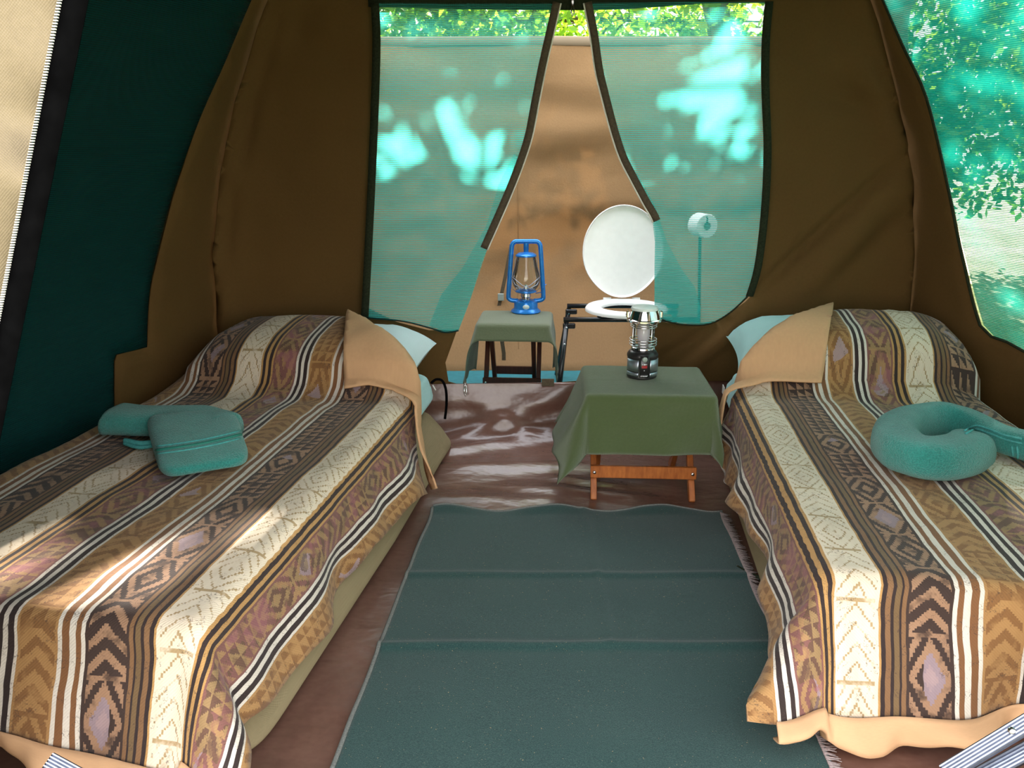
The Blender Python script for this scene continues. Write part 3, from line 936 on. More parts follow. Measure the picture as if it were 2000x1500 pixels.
def make_bed(B, side, v_off, crease_pts, flap_pts, drop, label_side, bump_u, pillow):
    W, L = B.W, B.L
    inner = label_side
    fl = B.flip
    # --- camp bed: khaki canvas base, crossed alloy legs at the foot
    r = thing('camp_bed', f'low khaki canvas camp bed along the {inner} tent wall', 'bed', bw(B, W / 2, L / 2, 0))
    F = lambda v, u, z: bw(B, v, u, z)
    skirt = 0.125 if side == 0 else 0.05
    Fb = lambda v, u, z: F(v - skirt * max(0, 1 - z / 0.185) ** 1.4 * sstep(0.5, 0.0, v), u - 0.03 * max(0, 1 - z / 0.185) ** 1.4 * sstep(0.5, 0.0, u), z)
    m = soft_box(Fb, 0.03, W - 0.07, 0.05, L - 0.01, 0.012, 0.185, (0.25, 0.10), seed=side * 3.0 + 70, wr=0.003)
    m.build('canvas_base', KHAKI, r)
    # --- mattress in a fitted sheet
    mt = soft_box(F, 0.022, W - 0.08, 0.03, L + 0.02, 0.195, 0.345, (0.35, 0.12), seed=side * 5.0 + 80, wr=0.004)
    tag(mt.build('mattress', SHEET), f'mattress in aqua fitted sheet showing at the head of the {inner} bed', 'mattress')
    # --- pillow
    pv, pu, pw, pl, ph = pillow
    pm = MB()
    def pf(i, j):
        x, y = 2 * (i - 0.5), 2 * (j - 0.5)
        return x, y
    def surf(i, j, s):
        x, y = 2 * i - 1, 2 * j - 1
        th = (max(0, 1 - abs(x) ** 4.5) ** 0.5) * (max(0, 1 - abs(y) ** 3.0) ** 0.5)
        sh = 1 - 0.07 * (1 - abs(x)) * 0 - 0.05 * (1 - x * x) * abs(y) ** 3
        sv = 1 - 0.05 * (1 - y * y) * abs(x) ** 3
        w = 0.012 * nz(x * 2.5, y * 2.5, 90 + side + s) * th + 0.006 * nz(x * 9, y * 4, 95 + side) * th
        z = s * th * ph / 2 * (1.0 if s > 0 else 0.55) + w
        tiltz = 0.06 * (j - 0.5)
        return F(pv + x * pw / 2 * sv, pu + y * pl / 2 * sh, 0.352 + ph * 0.27 + z + tiltz + 0.01)
    pm.grid(lambda i, j: surf(i, j, 1), 40, 28, flip=fl)
    pm.grid(lambda i, j: surf(i, j, -1), 40, 28, flip=not fl)
    tag(pm.build('pillow', PILLOW_LIT if side == 0 else SHEET), ('aqua pillow painted paler for door light, half covered by the bedspread on the left bed' if side == 0 else 'aqua pillow under the turned-back bedspread on the right bed'), 'pillow')
    # --- bedspread
    uh = crease_pts[0][1]
    def S(v, u, lift=0.0):
        fold = 0.10 if side == 0 else 0.13
        x, y, z = drape(v, u, W, 10.0, ZB + lift, 0.045, ((0.05 + 0.20 * max(0, min(1, u / 1.3))) if side == 0 else 0.10, 0.05, 0.16, 0), 0.62 if side == 0 else 0.75, fold, 7.0 + side * 3)
        b = 0.17 * sstep(bump_u[0], bump_u[1], u) * sstep(0.0, 0.16, v) * sstep(W + 0.02, W - 0.16, v)
        xx, yy = (v - pv) / (pw * 0.56), (u - pu) / (pl * 0.60)
        if abs(xx) < 1 and abs(yy) < 1:
            th = (max(0, 1 - abs(xx) ** 4.5) ** 0.5) * (max(0, 1 - abs(yy) ** 3.0) ** 0.5)
            pt = 0.362 + ph * 0.27 + th * ph / 2 + 0.03 * yy + 0.020 - ZB
            hh = 0.02
            b = 0.5 * (b + pt + math.sqrt((b - pt) ** 2 + hh * hh)) if pt > 0 else b
        z += b
        top = sstep(0.0, 0.08, v) * sstep(0.0, 0.06, u)
        rip = 0.5 + nz(v * 2.0, u * 1.5, 105 + side)
        z += top * (0.009 * nz(v * 3.0, u * 2.2, 100 + side) + 0.006 * nz(v * 8.0 + u * 3, u * 5.0, 103 + side) + 0.0035 * rip * nz(v * 22.0 - u * 6, u * 9.0, 106 + side) + 0.010 * nz(v * 2.2 + u, u * 3.5, 107 + side) * sstep(1.0, 1.5, u))
        hang = 1 - top
        if v < 0 or u < 0:
            x += 0.010 * nz(u * 7, v * 4, 110 + side) * sstep(0, -0.1, v) - 0.006
            y += 0.012 * nz(v * 8, u * 4, 113 + side) * sstep(0, -0.1, u) - 0.006
        if v < 0.045 and lift: x -= lift * sstep(0.045, 0.0, v)
        q = F(x, y, max(z, 0.012))
        if side == 0: q.x = max(q.x, xl(q.y, q.z) + 0.035)
        else: q.x = min(q.x, xr(q.y, q.z) - 0.035)
        return q
    hemw = lambda u: 0.03 * math.sin(u * 4.5 + side * 2) + 0.02 * nz(u * 5, 0.3, 120 + side)
    hemf = lambda v: 0.02 * math.sin(v * 6 + 1.0) + 0.015 * nz(v * 6, 2.3, 121 + side)
    foot = -drop[1]; wside = -drop[0][0]
    dside = lambda u: -(drop[0][0] + (drop[0][1] - drop[0][0]) * min(1, max(0, u / 1.35)))
    poly = [(wside, foot)]
    poly += [(W * k / 12, foot - hemf(W * k / 12)) for k in range(1, 13)]
    poly += [(W + 0.05, foot), (W + 0.05, uh + 0.02)]
    ce = crease_pts[-1]
    poly += list(crease_pts)
    nn = 24
    poly += [(dside(ce[1] * (1 - k / nn)) - hemw(ce[1] * (1 - k / nn)), ce[1] * (1 - k / nn)) for k in range(1, nn)]
    V, Fc, _ = triangulate(poly, 0.019)
    cov = sheet(V, Fc, lambda v, u: S(v, u), flip=fl, uvfn=lambda v, u: (v + v_off, u))
    root = thing('bedspread', ('striped brown and cream ethnic-print bedspread on the left bed' if side == 0 else 'striped brown and cream ethnic-print bedspread on the right bed'), 'bedspread', bw(B, W / 2, L / 2, ZB))
    o = cov.build('printed_cover', [PRINT, BACKING], root)
    solidify(o, 0.007, -1.0, 1, 1)
    # turned-back corner, backing side up
    V, Fc, _ = triangulate(flap_pts, 0.016)
    cl = crease_pts
    def dist(v, u):
        best = 9
        for i in range(len(cl) - 1):
            a, b = Vector(cl[i]), Vector(cl[i + 1]); p = Vector((v, u)); d = b - a
            t = max(0, min(1, (p - a).dot(d) / d.dot(d)))
            best = min(best, (p - a - d * t).length)
        return best
    def fpt(v, u):
        d = dist(v, u)
        lift = 0.013 + 0.018 * math.sqrt(min(1, d / 0.04)) - 0.006 * sstep(0.1, 0.3, d) + 0.006 * nz(v * 9, u * 9, 130 + side)
        return S(v, u, lift)
    fo = sheet(V, Fc, fpt, flip=fl).build('turned_back_corner', BACKING, root)
    solidify(fo, 0.006, 1.0)
    # rolled backing along the foot hem
    h = MB()
    def hp(a, b):
        v = wside * 0.75 + (W + 0.05 - wside * 0.75) * a
        e = S(v, foot - (hemf(v) if v > 0 else 0) + 0.004)
        k1 = 1.0 + 1.2 * nz(v * 6.0, 1.0, 140 + side) + 0.9 * nz(v * 15.0, 2.0 + b, 143 + side)
        k2 = 1.0 + 0.9 * nz(v * 4.0, 4.0, 146 + side) + 0.4 * nz(v * 12.0, 5.0, 147 + side)
        if b < 0.6:
            t = b / 0.6
            out, dn = 0.032 * math.sin(t * PI / 2) * k1 + 0.004, 0.042 * t * k2
        else:
            t = (b - 0.6) / 0.4
            out, dn = 0.032 * k1 + 0.004 - 0.055 * t, 0.042 * k2 + 0.030 * t
        q = e - B.a * out - Vector((0, 0, dn))
        q.z = max(q.z, 0.008)
        return q
    h.grid(hp, 120, 10, flip=fl)
    solidify(h.build('rolled_hem', BACKING, root), 0.004, 0)
    B.S = S
    return r

make_bed(LB, 0, 0.275, [(0.384, 1.935), (0.27, 1.80), (0.15, 1.68), (0.05, 1.60), (0.0, 1.55), (-0.10, 1.46), (-0.295, 1.35)],
         [(0.384, 1.935), (0.31, 1.70), (0.237, 1.455), (0.15, 1.47), (0.06, 1.46), (-0.04, 1.40), (-0.15, 1.34), (-0.295, 1.32), (-0.295, 1.35), (-0.10, 1.46), (0.0, 1.55), (0.05, 1.60), (0.15, 1.68), (0.27, 1.80)],
         ((0.215, 0.285), 0.225), 'left', (1.40, 1.70), (0.43, 1.76, 0.82, 0.42, 0.24))
make_bed(RB, 1, 0.240, [(0.443, 1.84), (0.30, 1.66), (0.20, 1.555), (0.10, 1.47), (0.0, 1.41), (-0.10, 1.35), (-0.235, 1.28)],
         [(0.443, 1.84), (0.38, 1.60), (0.307, 1.36), (0.20, 1.365), (0.10, 1.36), (0.02, 1.33), (-0.10, 1.27), (-0.235, 1.24), (-0.235, 1.28), (-0.10, 1.35), (0.0, 1.41), (0.10, 1.47), (0.20, 1.555), (0.30, 1.66)],
         ((0.205, 0.225), 0.25), 'right', (1.30, 1.60), (0.43, 1.65, 0.82, 0.38, 0.29))

# crossed ribbed alloy legs showing at the foot of each camp bed
def ribbed_leg(B, p, q, name='cross_leg'):
    bed = [o for o in bpy.data.objects if o.name.startswith('camp_bed') and (wpos(o) - bw(B, B.W / 2, B.L / 2, 0)).length < 0.01][0]
    m = MB(); m.bar(p, q, 0.030, 0.014, (0, -0.4, 1), 0.002)
    o = m.build(name, ALU_SHADE, bed)
    m = MB()
    d = (Vector(q) - Vector(p)).normalized()
    x = d.cross(Vector((0, -0.4, 1))).normalized(); n = x.cross(d)
    for k in (-2, -1, 0, 1, 2):
        off = x * (k * 0.0055) + n * 0.0075
        m.bar(Vector(p) + off, Vector(q) + off, 0.0024, 0.003, tuple(n))
    m.build('rib', ALU, o)
    c = MB(); c.lathe([(0.0, 0.009), (0.006, 0.009), (0.007, 0.006)], Vector(p).lerp(Vector(q), 0.55) + n * 0.004, 12, n.to_track_quat('Z', 'Y').to_matrix()); c.build('rivet', STEEL, o)
pa, pb = on_y(1845, 1510, 1.24), on_y(2090, 1362, 1.24)
ribbed_leg(RB, pa, pb)
ribbed_leg(RB, pa + Vector((0.045, 0.0, -0.022)), pb + Vector((0.06, 0, -0.03)))
pa, pb = on_y(92, 1486, 1.20), on_y(230, 1560, 1.20)
ribbed_leg(LB, pa, pb)

# ------------------------------------------------------------------ towels
def sweep(path, fn_sec, n=24):
    """closed section swept along a path; fn_sec(t) -> (half width, half height)"""
    m = MB(); pts = [Vector(p) for p in path]; vs, fs = [], []
    N = len(pts)
    for i, p in enumerate(pts):
        d = (pts[min(N - 1, i + 1)] - pts[max(0, i - 1)]); d.z = 0; d.normalize()
        x = Vector((d.y, -d.x, 0))
        hw, hh = fn_sec(i / (N - 1))
        for k in range(n):
            t = 2 * PI * k / n
            c, s = math.cos(t), math.sin(t)
            c = math.copysign(abs(c) ** 0.7, c); s = math.copysign(abs(s) ** 0.7, s)
            q = p + x * (hw * c) + Vector((0, 0, hh * (1 + s)))
            q += Vector((nz(q.x * 14, q.y * 14, q.z * 9), nz(q.x * 14 + 7, q.y * 14, q.z * 9), 0.7 * nz(q.x * 12, q.y * 12 + 9, q.z * 7))) * 0.006
            vs.append(q)
    for i in range(N - 1):
        for k in range(n):
            l = (k + 1) % n
            fs.append((i * n + k, (i + 1) * n + k, (i + 1) * n + l, i * n + l))
    fs.append(list(range(n))); fs.append(list(range((N - 1) * n, N * n))[::-1])
    m.add(vs, fs)
    return m
def path_px(pts, z, n=8):
    P = smooth_line(pts, n)
    return [on_z(px, py, z) for px, py in P]

# left towel: rolled tube whose tail is folded forward over itself
zt_ = ZB + 0.014
root = thing('bath_towel', 'folded teal terry towel with a woven stripe lying on the left bed', 'towel', on_z(350, 880, zt_))
P = path_px([(226, 842), (290, 846), (350, 846), (405, 850), (444, 862)], zt_)
sweep(P, lambda t: (0.075 - 0.010 * t, 0.042 * (1 if 0.03 < t < 0.97 else 0.86))).build('rolled_end', TOWEL, root)
def fold_pad(quad, z0, h0, h1, name, mat, inset=0.0, parent=None):
    a, b, c, d = [on_z(px, py, z0) for px, py in quad]      # back-left, back-right, front-right, front-left
    m = MB()
    def f(i, j):
        t, la = 2 * PI * i, -PI / 2 + PI * j
        ex = lambda q, e: math.copysign(abs(q) ** e, q)
        cl = ex(math.cos(la), 0.55)
        x, y, z = cl * ex(math.cos(t), 0.32), cl * ex(math.sin(t), 0.32), ex(math.sin(la), 0.55)
        p = a.lerp(b, (x + 1) / 2).lerp(d.lerp(c, (x + 1) / 2), (1 - y) / 2)
        hh = h0 + (h1 - h0) * (1 - y) / 2
        p.z += hh * (z + 1) / 2
        return p + Vector((nz(p.x * 13, p.y * 13, z), nz(p.x * 13 + 5, p.y * 13, z), nz(p.x * 11, p.y * 11 + 5, z))) * 0.005
    m.grid(f, 64, 28, closed_u=True)
    return m.build(name, mat, parent)
from mathutils.bvhtree import BVHTree
def on_mesh(o, pts, lift=0.002):
    off = wpos(o)
    T_ = BVHTree.FromPolygons([v.co + off for v in o.data.vertices], [tuple(p.vertices) for p in o.data.polygons])
    out = []
    for px, py in pts:
        h_ = T_.ray_cast(Vector((0, 0, CAM_H)), ray(px, py).normalized())
        if h_[0] is not None: out.append(h_[0] + Vector((0, 0, lift)) - ray(px, py).normalized() * lift)
    return out
main = fold_pad([(288, 856), (466, 842), (490, 914), (318, 944)], zt_, 0.098, 0.044, 'folded_tail', TOWEL, 0, root)
e = MB(); e.tube(on_mesh(main, smooth_line([(306, 879), (360, 872), (420, 861), (476, 847)], 6), 0.000), 0.0070, 8, flat=0.6); e.build('woven_stripe', TOWEL_BAND, main)
e = MB()
for o_ in (-7, 8):
    e.tube(on_mesh(main, smooth_line([(306, 879 + o_), (360, 872 + o_), (420, 861 + o_), (476, 847 + o_)], 6), 0.001), 0.0024, 6)
e.build('stripe_edge', TOWEL_EDGE, main)
e = MB(); e.tube(path_px([(244, 860), (280, 866), (320, 858)], zt_ + 0.012), 0.008, 8); e.tube(path_px([(243, 866), (275, 874), (318, 866)], zt_ + 0.003), 0.006, 8); e.build('hem_layers', TOWEL_EDGE, root)

# right towel: rolled and curled round like a nest, tail to the right
root = thing('bath_towel', 'rolled teal terry towel curled into a ring on the right bed', 'towel', on_z(1820, 890, zt_))
P = path_px([(2030, 905), (1960, 884), (1900, 862), (1845, 852), (1790, 856), (1752, 872), (1744, 898), (1772, 922), (1820, 932), (1868, 926), (1892, 908)], zt_, 7)
_r = sweep(P, lambda t: (0.040 + 0.024 * sstep(0.35, 0.6, t), (0.040 + 0.015 * sstep(0.1, 0.35, t)) * (0.8 if t > 0.985 else 1)), 26); roll = _r.build('terry_roll', TOWEL, root)
e = MB()
for ln in ([(1884, 842), (1905, 832), (1930, 838), (1960, 850), (1996, 858)], [(1886, 848), (1906, 839), (1930, 846), (1960, 858), (1996, 867)], [(1976, 872), (1978, 886), (1979, 897)], [(1986, 872), (1988, 886), (1988, 898)]):
    q = on_mesh(roll, smooth_line(ln, 5), 0.001)
    if len(q) > 2: e.tube(q, 0.0034, 6)
e.build('hem_layers', TOWEL_EDGE, root)

# ------------------------------------------------------------------ floor mat
NL, NR, FL_, FR = on_z(640, 1540, 0), on_z(1640, 1540, 0), on_z(846, 1003, 0), on_z(1408, 1003, 0)
def mat_pt(a, b, up=0.0):
    p = NL.lerp(NR, a).lerp(FL_.lerp(FR, a), b)
    x = p.x
    p.y += 0.016 * math.sin(a * 17 + 0.5) * sstep(0.9, 1.0, b) + 0.008 * nz(a * 12, 0, 3)*sstep(0.9, 1.0, b)
    p.x += 0.008 * nz(b * 6, 1.0, 5.0 + (a > 0.5)) * (abs(2 * a - 1) ** 4)
    z = 0.016 + 0.004 * nz(x * 4, p.y * 4, 9)
    for yy, h in ((2.19, 0.007), (1.83, 0.010)):
        z += h * math.exp(-((p.y - yy - 0.01 * nz(x * 3, 0, yy)) / 0.014) ** 2)
    z += 0.005 * math.exp(-((x - 0.255) / 0.012) ** 2) * sstep(1.75, 1.9, p.y)
    z += 0.012 * sstep(0.96, 1.0, b) * (0.5 + 0.5 * math.sin(a * 17 + 1))
    return Vector((p.x, p.y, z + up))
root = thing('floor_mat', 'dark green felt floor mat with frayed edges between the beds', 'mat', NL.lerp(FR, 0.5))
m = MB(); m.grid(mat_pt, 90, 130)
solidify(m.build('felt', MAT_FELT, root), 0.006)
FRAY = simple('frayed_thread', (0.30, 0.235, 0.225), 0.9, var=0.25, scale=300)
FRAY_G = simple('grey_edge_thread', (0.13, 0.135, 0.125), 0.9, var=0.3, scale=300)
fr = MB(); rnd = random.Random(3)
for i in range(330):
    b = 0.02 + 0.97 * i / 330
    p = mat_pt(1.0, b); q = p + Vector((0.010 + 0.016 * rnd.random(), (rnd.random() - 0.5) * 0.02, -0.008 + 0.006 * rnd.random()))
    fr.tube([p + Vector((-0.010, 0, 0.002)), q], [0.0024, 0.0012], 4)
o = fr.build('frayed_edge', FRAY, root); o['kind'] = 'stuff'
fr = MB(); fr.tube([mat_pt(0.0, 0.02 + 0.97 * k / 90) + Vector((-0.002, 0, 0.001)) for k in range(91)], 0.0055, 6, flat=0.6); fr.build('left_edge_cord', FRAY_G, root)
fr = MB(); fr.tube([mat_pt(k / 60, 1.0) + Vector((0, 0.002, -0.001)) for k in range(61)], 0.004, 6); fr.build('far_edge_cord', FRAY_G, root)
# loose end of cord lying by the right bed
m = MB(); m.tube([on_z(px, py, 0.012) for px, py in smooth_line([(1440, 1108), (1462, 1120), (1480, 1128), (1494, 1134)], 4)], 0.007, 7)
tag(m.build('cord_end', TAPE_DARK), 'short dark cord end on the floor beside the right bed', 'cord')
#==PART4==
# ------------------------------------------------------------------ folding tables, cloths
def folding_table(x0, y0, w, d, h, rz, wood, label, lift=0.0):
    """top-left-front corner (x0, y0); parts in world space turned by rz about that corner"""
    R = Matrix.Rotation(rz, 3, 'Z')
    T = lambda x, y, z: Vector((x0, y0, lift)) + R @ Vector((x, y, z))
    r = thing('folding_table', label, 'table', T(w / 2, d / 2, 0))
    m = MB()
    for k in range(5):
        yy = 0.012 + (d - 0.024) * (k + 0.5) / 5
        s = MB(); s.bar(T(0.0, yy, h - 0.012), T(w, yy, h - 0.012), (d - 0.024) / 5 - 0.006, 0.014, (0, 0, 1), 0.002)
        s.build('top_slat', wood, r)
    for sx in (0, 1):
        xa = 0.035 if sx == 0 else w - 0.055
        xb = xa + (0.028 if sx == 0 else -0.028)
        a = MB(); a.bar(T(xa, 0.02, 0.002), T(xa, d - 0.06, h - 0.02), 0.022, 0.034, tuple(R @ Vector((0, 1, 0))), 0.002); a.build('leg', wood, r)
        b = MB(); b.bar(T(xb, d - 0.02, 0.002), T(xb, 0.06, h - 0.02), 0.022, 0.034, tuple(R @ Vector((0, 1, 0))), 0.002); b.build('leg', wood, r)
        t = MB(); t.bar(T(xa + (0.014 if sx == 0 else -0.014), 0.01, h - 0.035), T(xa + (0.014 if sx == 0 else -0.014), d - 0.01, h - 0.035), 0.02, 0.026, (0, 0, 1), 0.002); t.build('top_rail', wood, r)
    f = MB(); f.bar(T(0.022, 0.048, 0.105), T(w - 0.04, 0.048, 0.105), 0.018, 0.046, (0, 0, 1), 0.003)
    st = f.build('stretcher', wood, r)
    for k in (0.036, w - 0.055):
        c = MB(); c.lathe([(0.0, 0.006), (0.005, 0.006), (0.007, 0.003), (0.007, 0.0)], T(k, 0.039, 0.105), 10, Matrix.Rotation(PI / 2, 3, 'X')); c.build('screw', STEEL, st)
    f = MB(); f.bar(T(0.06, d - 0.05, 0.105), T(w - 0.08, d - 0.05, 0.105), 0.018, 0.042, (0, 0, 1), 0.003); f.build('stretcher', wood, r)
    return T

def table_cloth(T, w, d, h, dx0, dx1, dy0, dy1, tilt, corner, mat, label, seed, rad=0.016, fold=0.05):
    m = MB()
    W_, L_ = w + 0.016, d + 0.016
    nu, nv = int((W_ + dx0 + dx1) / 0.011), int((L_ + dy0 + dy1) / 0.011)
    def fn(a, b):
        x = -dx0 + (W_ + dx0 + dx1) * a; y = -dy0 + (L_ + dy0 + dy1) * b
        px, py, pz = drape(x, y, W_, L_, h + 0.006, rad, tilt, corner, fold, 11.0)
        hang = sstep(h, h - 0.08, pz)
        px += 0.007 * nz(y * 8, pz * 6, seed) * hang; py += 0.008 * nz(x * 8, pz * 6, seed + 2) * hang
        pz += 0.002 * nz(x * 6, y * 6, seed + 4) * (1 - hang) - 0.0012 * (math.exp(-((x - W_ / 2) / 0.004) ** 2) + math.exp(-((y - L_ * 0.45) / 0.004) ** 2)) * (1 - hang)
        return T(px - 0.008, py - 0.008, max(pz, 0.012))
    m.grid(fn, nu, nv, lambda a, b: (a * (W_ + dx0 + dx1), b * (L_ + dy0 + dy1)))
    o = m.build('tablecloth', mat)
    solidify(o, 0.002, 1.0)
    return tag(o, label, 'tablecloth')

NT = (0.262, 2.735)
T1 = folding_table(NT[0], NT[1], 0.445, 0.385, 0.405, math.radians(-3), WOOD, 'varnished orange-brown folding table beside the right bed')
table_cloth(T1, 0.445, 0.385, 0.407, 0.245, 0.13, 0.205, 0.12, (0.38, 0.10, 0.05, 0.05), 0.12, CLOTH, 'olive green cloth over the near table by the right bed', 200.0)
T2 = folding_table(-0.172, 3.91, 0.355, 0.33, 0.405, math.radians(-4), WOOD_DARK, 'dark stained folding table in the toilet enclosure')
table_cloth(T2, 0.355, 0.33, 0.407, 0.31, 0.29, 0.075, 0.05, (0.10, 0.01, 0.28, 0.05), 0.25, CLOTH_FADED, 'faded sage cloth over the far table under the blue lantern', 210.0, 0.02, 0.06)

# ------------------------------------------------------------------ electric camping lantern
def electric_lantern(c):
    c = Vector(c)
    r = thing('camping_lantern', 'black and silver electric camping lantern with clear globe on the olive cloth', 'lantern', c)
    def L(prof, name, mat, parent=r, n=36, R=None, cc=None):
        m = MB(); m.lathe(prof, cc or c, n, R); return m.build(name, mat, parent, 35)
    body = L([(0.0, 0.0), (0.052, 0.0), (0.056, 0.004), (0.056, 0.010), (0.0555, 0.012), (0.0555, 0.076), (0.0575, 0.080), (0.0575, 0.088), (0.052, 0.097), (0.046, 0.103), (0.040, 0.105), (0.0, 0.105)], 'battery_base', BLACK_PLASTIC)
    # brushed side panels, left and right of the control strip
    for a0, a1 in ((-2.95, -1.95), (-1.20, -0.20)):
        for z0, z1, nm in ((0.030, 0.074, 'silver_panel'), (0.012, 0.026, 'silver_panel')):
            m = MB()
            m.grid(lambda a, b: c + Vector((0.0568 * math.cos(a0 + (a1 - a0) * a), 0.0568 * math.sin(a0 + (a1 - a0) * a), z0 + (z1 - z0) * b)), 14, 2)
            solidify(m.build(nm, ALU, body), 0.0016, 1)
    ang = -1.575
    cyl = lambda a, z, rr=0.0575: c + Vector((rr * math.cos(ang + a), rr * math.sin(ang + a), z))
    m = MB(); m.grid(lambda a, b: cyl(-0.29 + 0.58 * a, 0.010 + 0.082 * b), 8, 2); solidify(m.build('control_strip', BLACK_PLASTIC, body), 0.0015, 1)
    rot = Matrix.Rotation(PI / 2, 3, 'X')
    m = MB(); m.lathe([(0.0, 0.006), (0.006, 0.0055), (0.0095, 0.004), (0.0100, 0.0)], cyl(0, 0.079, 0.0575), 20, rot); m.build('push_button', GREY_PLASTIC, body)
    m = MB(); m.grid(lambda a, b: cyl(-0.17 + 0.34 * a, 0.046 + 0.010 * b, 0.0592), 6, 1); m.build('red_label', RED_LABEL, body)
    m = MB()
    for a0, a1 in ((-0.15, -0.11), (-0.06, 0.08), (0.12, 0.15)):
        m.grid(lambda a, b: cyl(a0 + (a1 - a0) * a, 0.0585 + 0.0028 * b, 0.0594), 3, 1)
    m.grid(lambda a, b: cyl(-0.03 + 0.05 * a, 0.0365 + 0.002 * b, 0.0594), 3, 1)
    m.build('printed_marks', WHITE_INK, body)
    m = MB()
    for k in range(6):     # slanted white lettering, too small to read in the photo
        s = -0.22 + k * 0.075
        m.tube([cyl(s, 0.0135, 0.0594), cyl(s + 0.045, 0.0190, 0.0594)], 0.0009, 4)
        m.tube([cyl(s + 0.02, 0.0140 + 0.002 * (k % 3), 0.0594), cyl(s + 0.07, 0.0145 + 0.002 * (k % 2), 0.0594)], 0.0008, 4)
    m.build('lettering', WHITE_INK, body)
    L([(0.0, 0.105), (0.043, 0.105), (0.045, 0.109), (0.044, 0.114), (0.040, 0.117), (0.0, 0.117)], 'globe_collar', CHROME)
    g = L([(0.0405, 0.117), (0.0415, 0.130), (0.0415, 0.190), (0.0405, 0.212)], 'globe', GLASS)
    m = MB(); m.lathe([(0.018, 0.117), (0.020, 0.140), (0.024, 0.165), (0.0245, 0.180), (0.020, 0.196), (0.008, 0.205), (0.0, 0.206)], c, 24); m.build('bulb', FROST, r)
    m = MB(); m.tube([c + Vector((0, 0, 0.117)), c + Vector((0, 0, 0.203))], 0.005, 10); m.build('bulb_core', CHROME, r)
    for z in (0.124, 0.134, 0.144, 0.192, 0.200):
        m = MB(); rr = 0.0495 if z < 0.16 else 0.0475
        m.tube([c + Vector((rr * math.cos(t), rr * math.sin(t), z)) for t in [2 * PI * k / 40 for k in range(40)]], 0.0019, 6, closed=True); m.build('guard_ring', CHROME, r)
    for k in range(4):
        t = 0.5 + k * PI / 2
        m = MB(); m.tube([c + Vector((0.0485 * math.cos(t), 0.0485 * math.sin(t), z)) for z in (0.108, 0.150, 0.215)], 0.0018, 6); m.build('guard_rod', CHROME, r)
    cap = L([(0.045, 0.210), (0.060, 0.210), (0.064, 0.213), (0.064, 0.219), (0.058, 0.222), (0.054, 0.240), (0.049, 0.254), (0.0, 0.254)], 'cap', CHROME)
    L([(0.049, 0.253), (0.050, 0.257), (0.048, 0.263), (0.042, 0.2665), (0.0, 0.267)], 'cap_top', PALE_PLASTIC, cap)
    for sx in (-1, 1):
        m = MB(); m.box(c + Vector((sx * 0.0615, 0, 0.236)), (0.010, 0.016, 0.026), None, 0.003); lug = m.build('handle_lug', CHROME, cap)
    m = MB(); m.tube([c + Vector((0.066 * math.cos(t), 0.066 * math.sin(t) , 0.236 - 0.012 * math.sin(t))) for t in [k * PI / 24 for k in range(25)]], 0.0025, 6); m.build('carry_handle', BLACK_METAL, cap)
lc = on_z(1253, 735, 0.416)
electric_lantern((lc.x, lc.y, 0.4165))

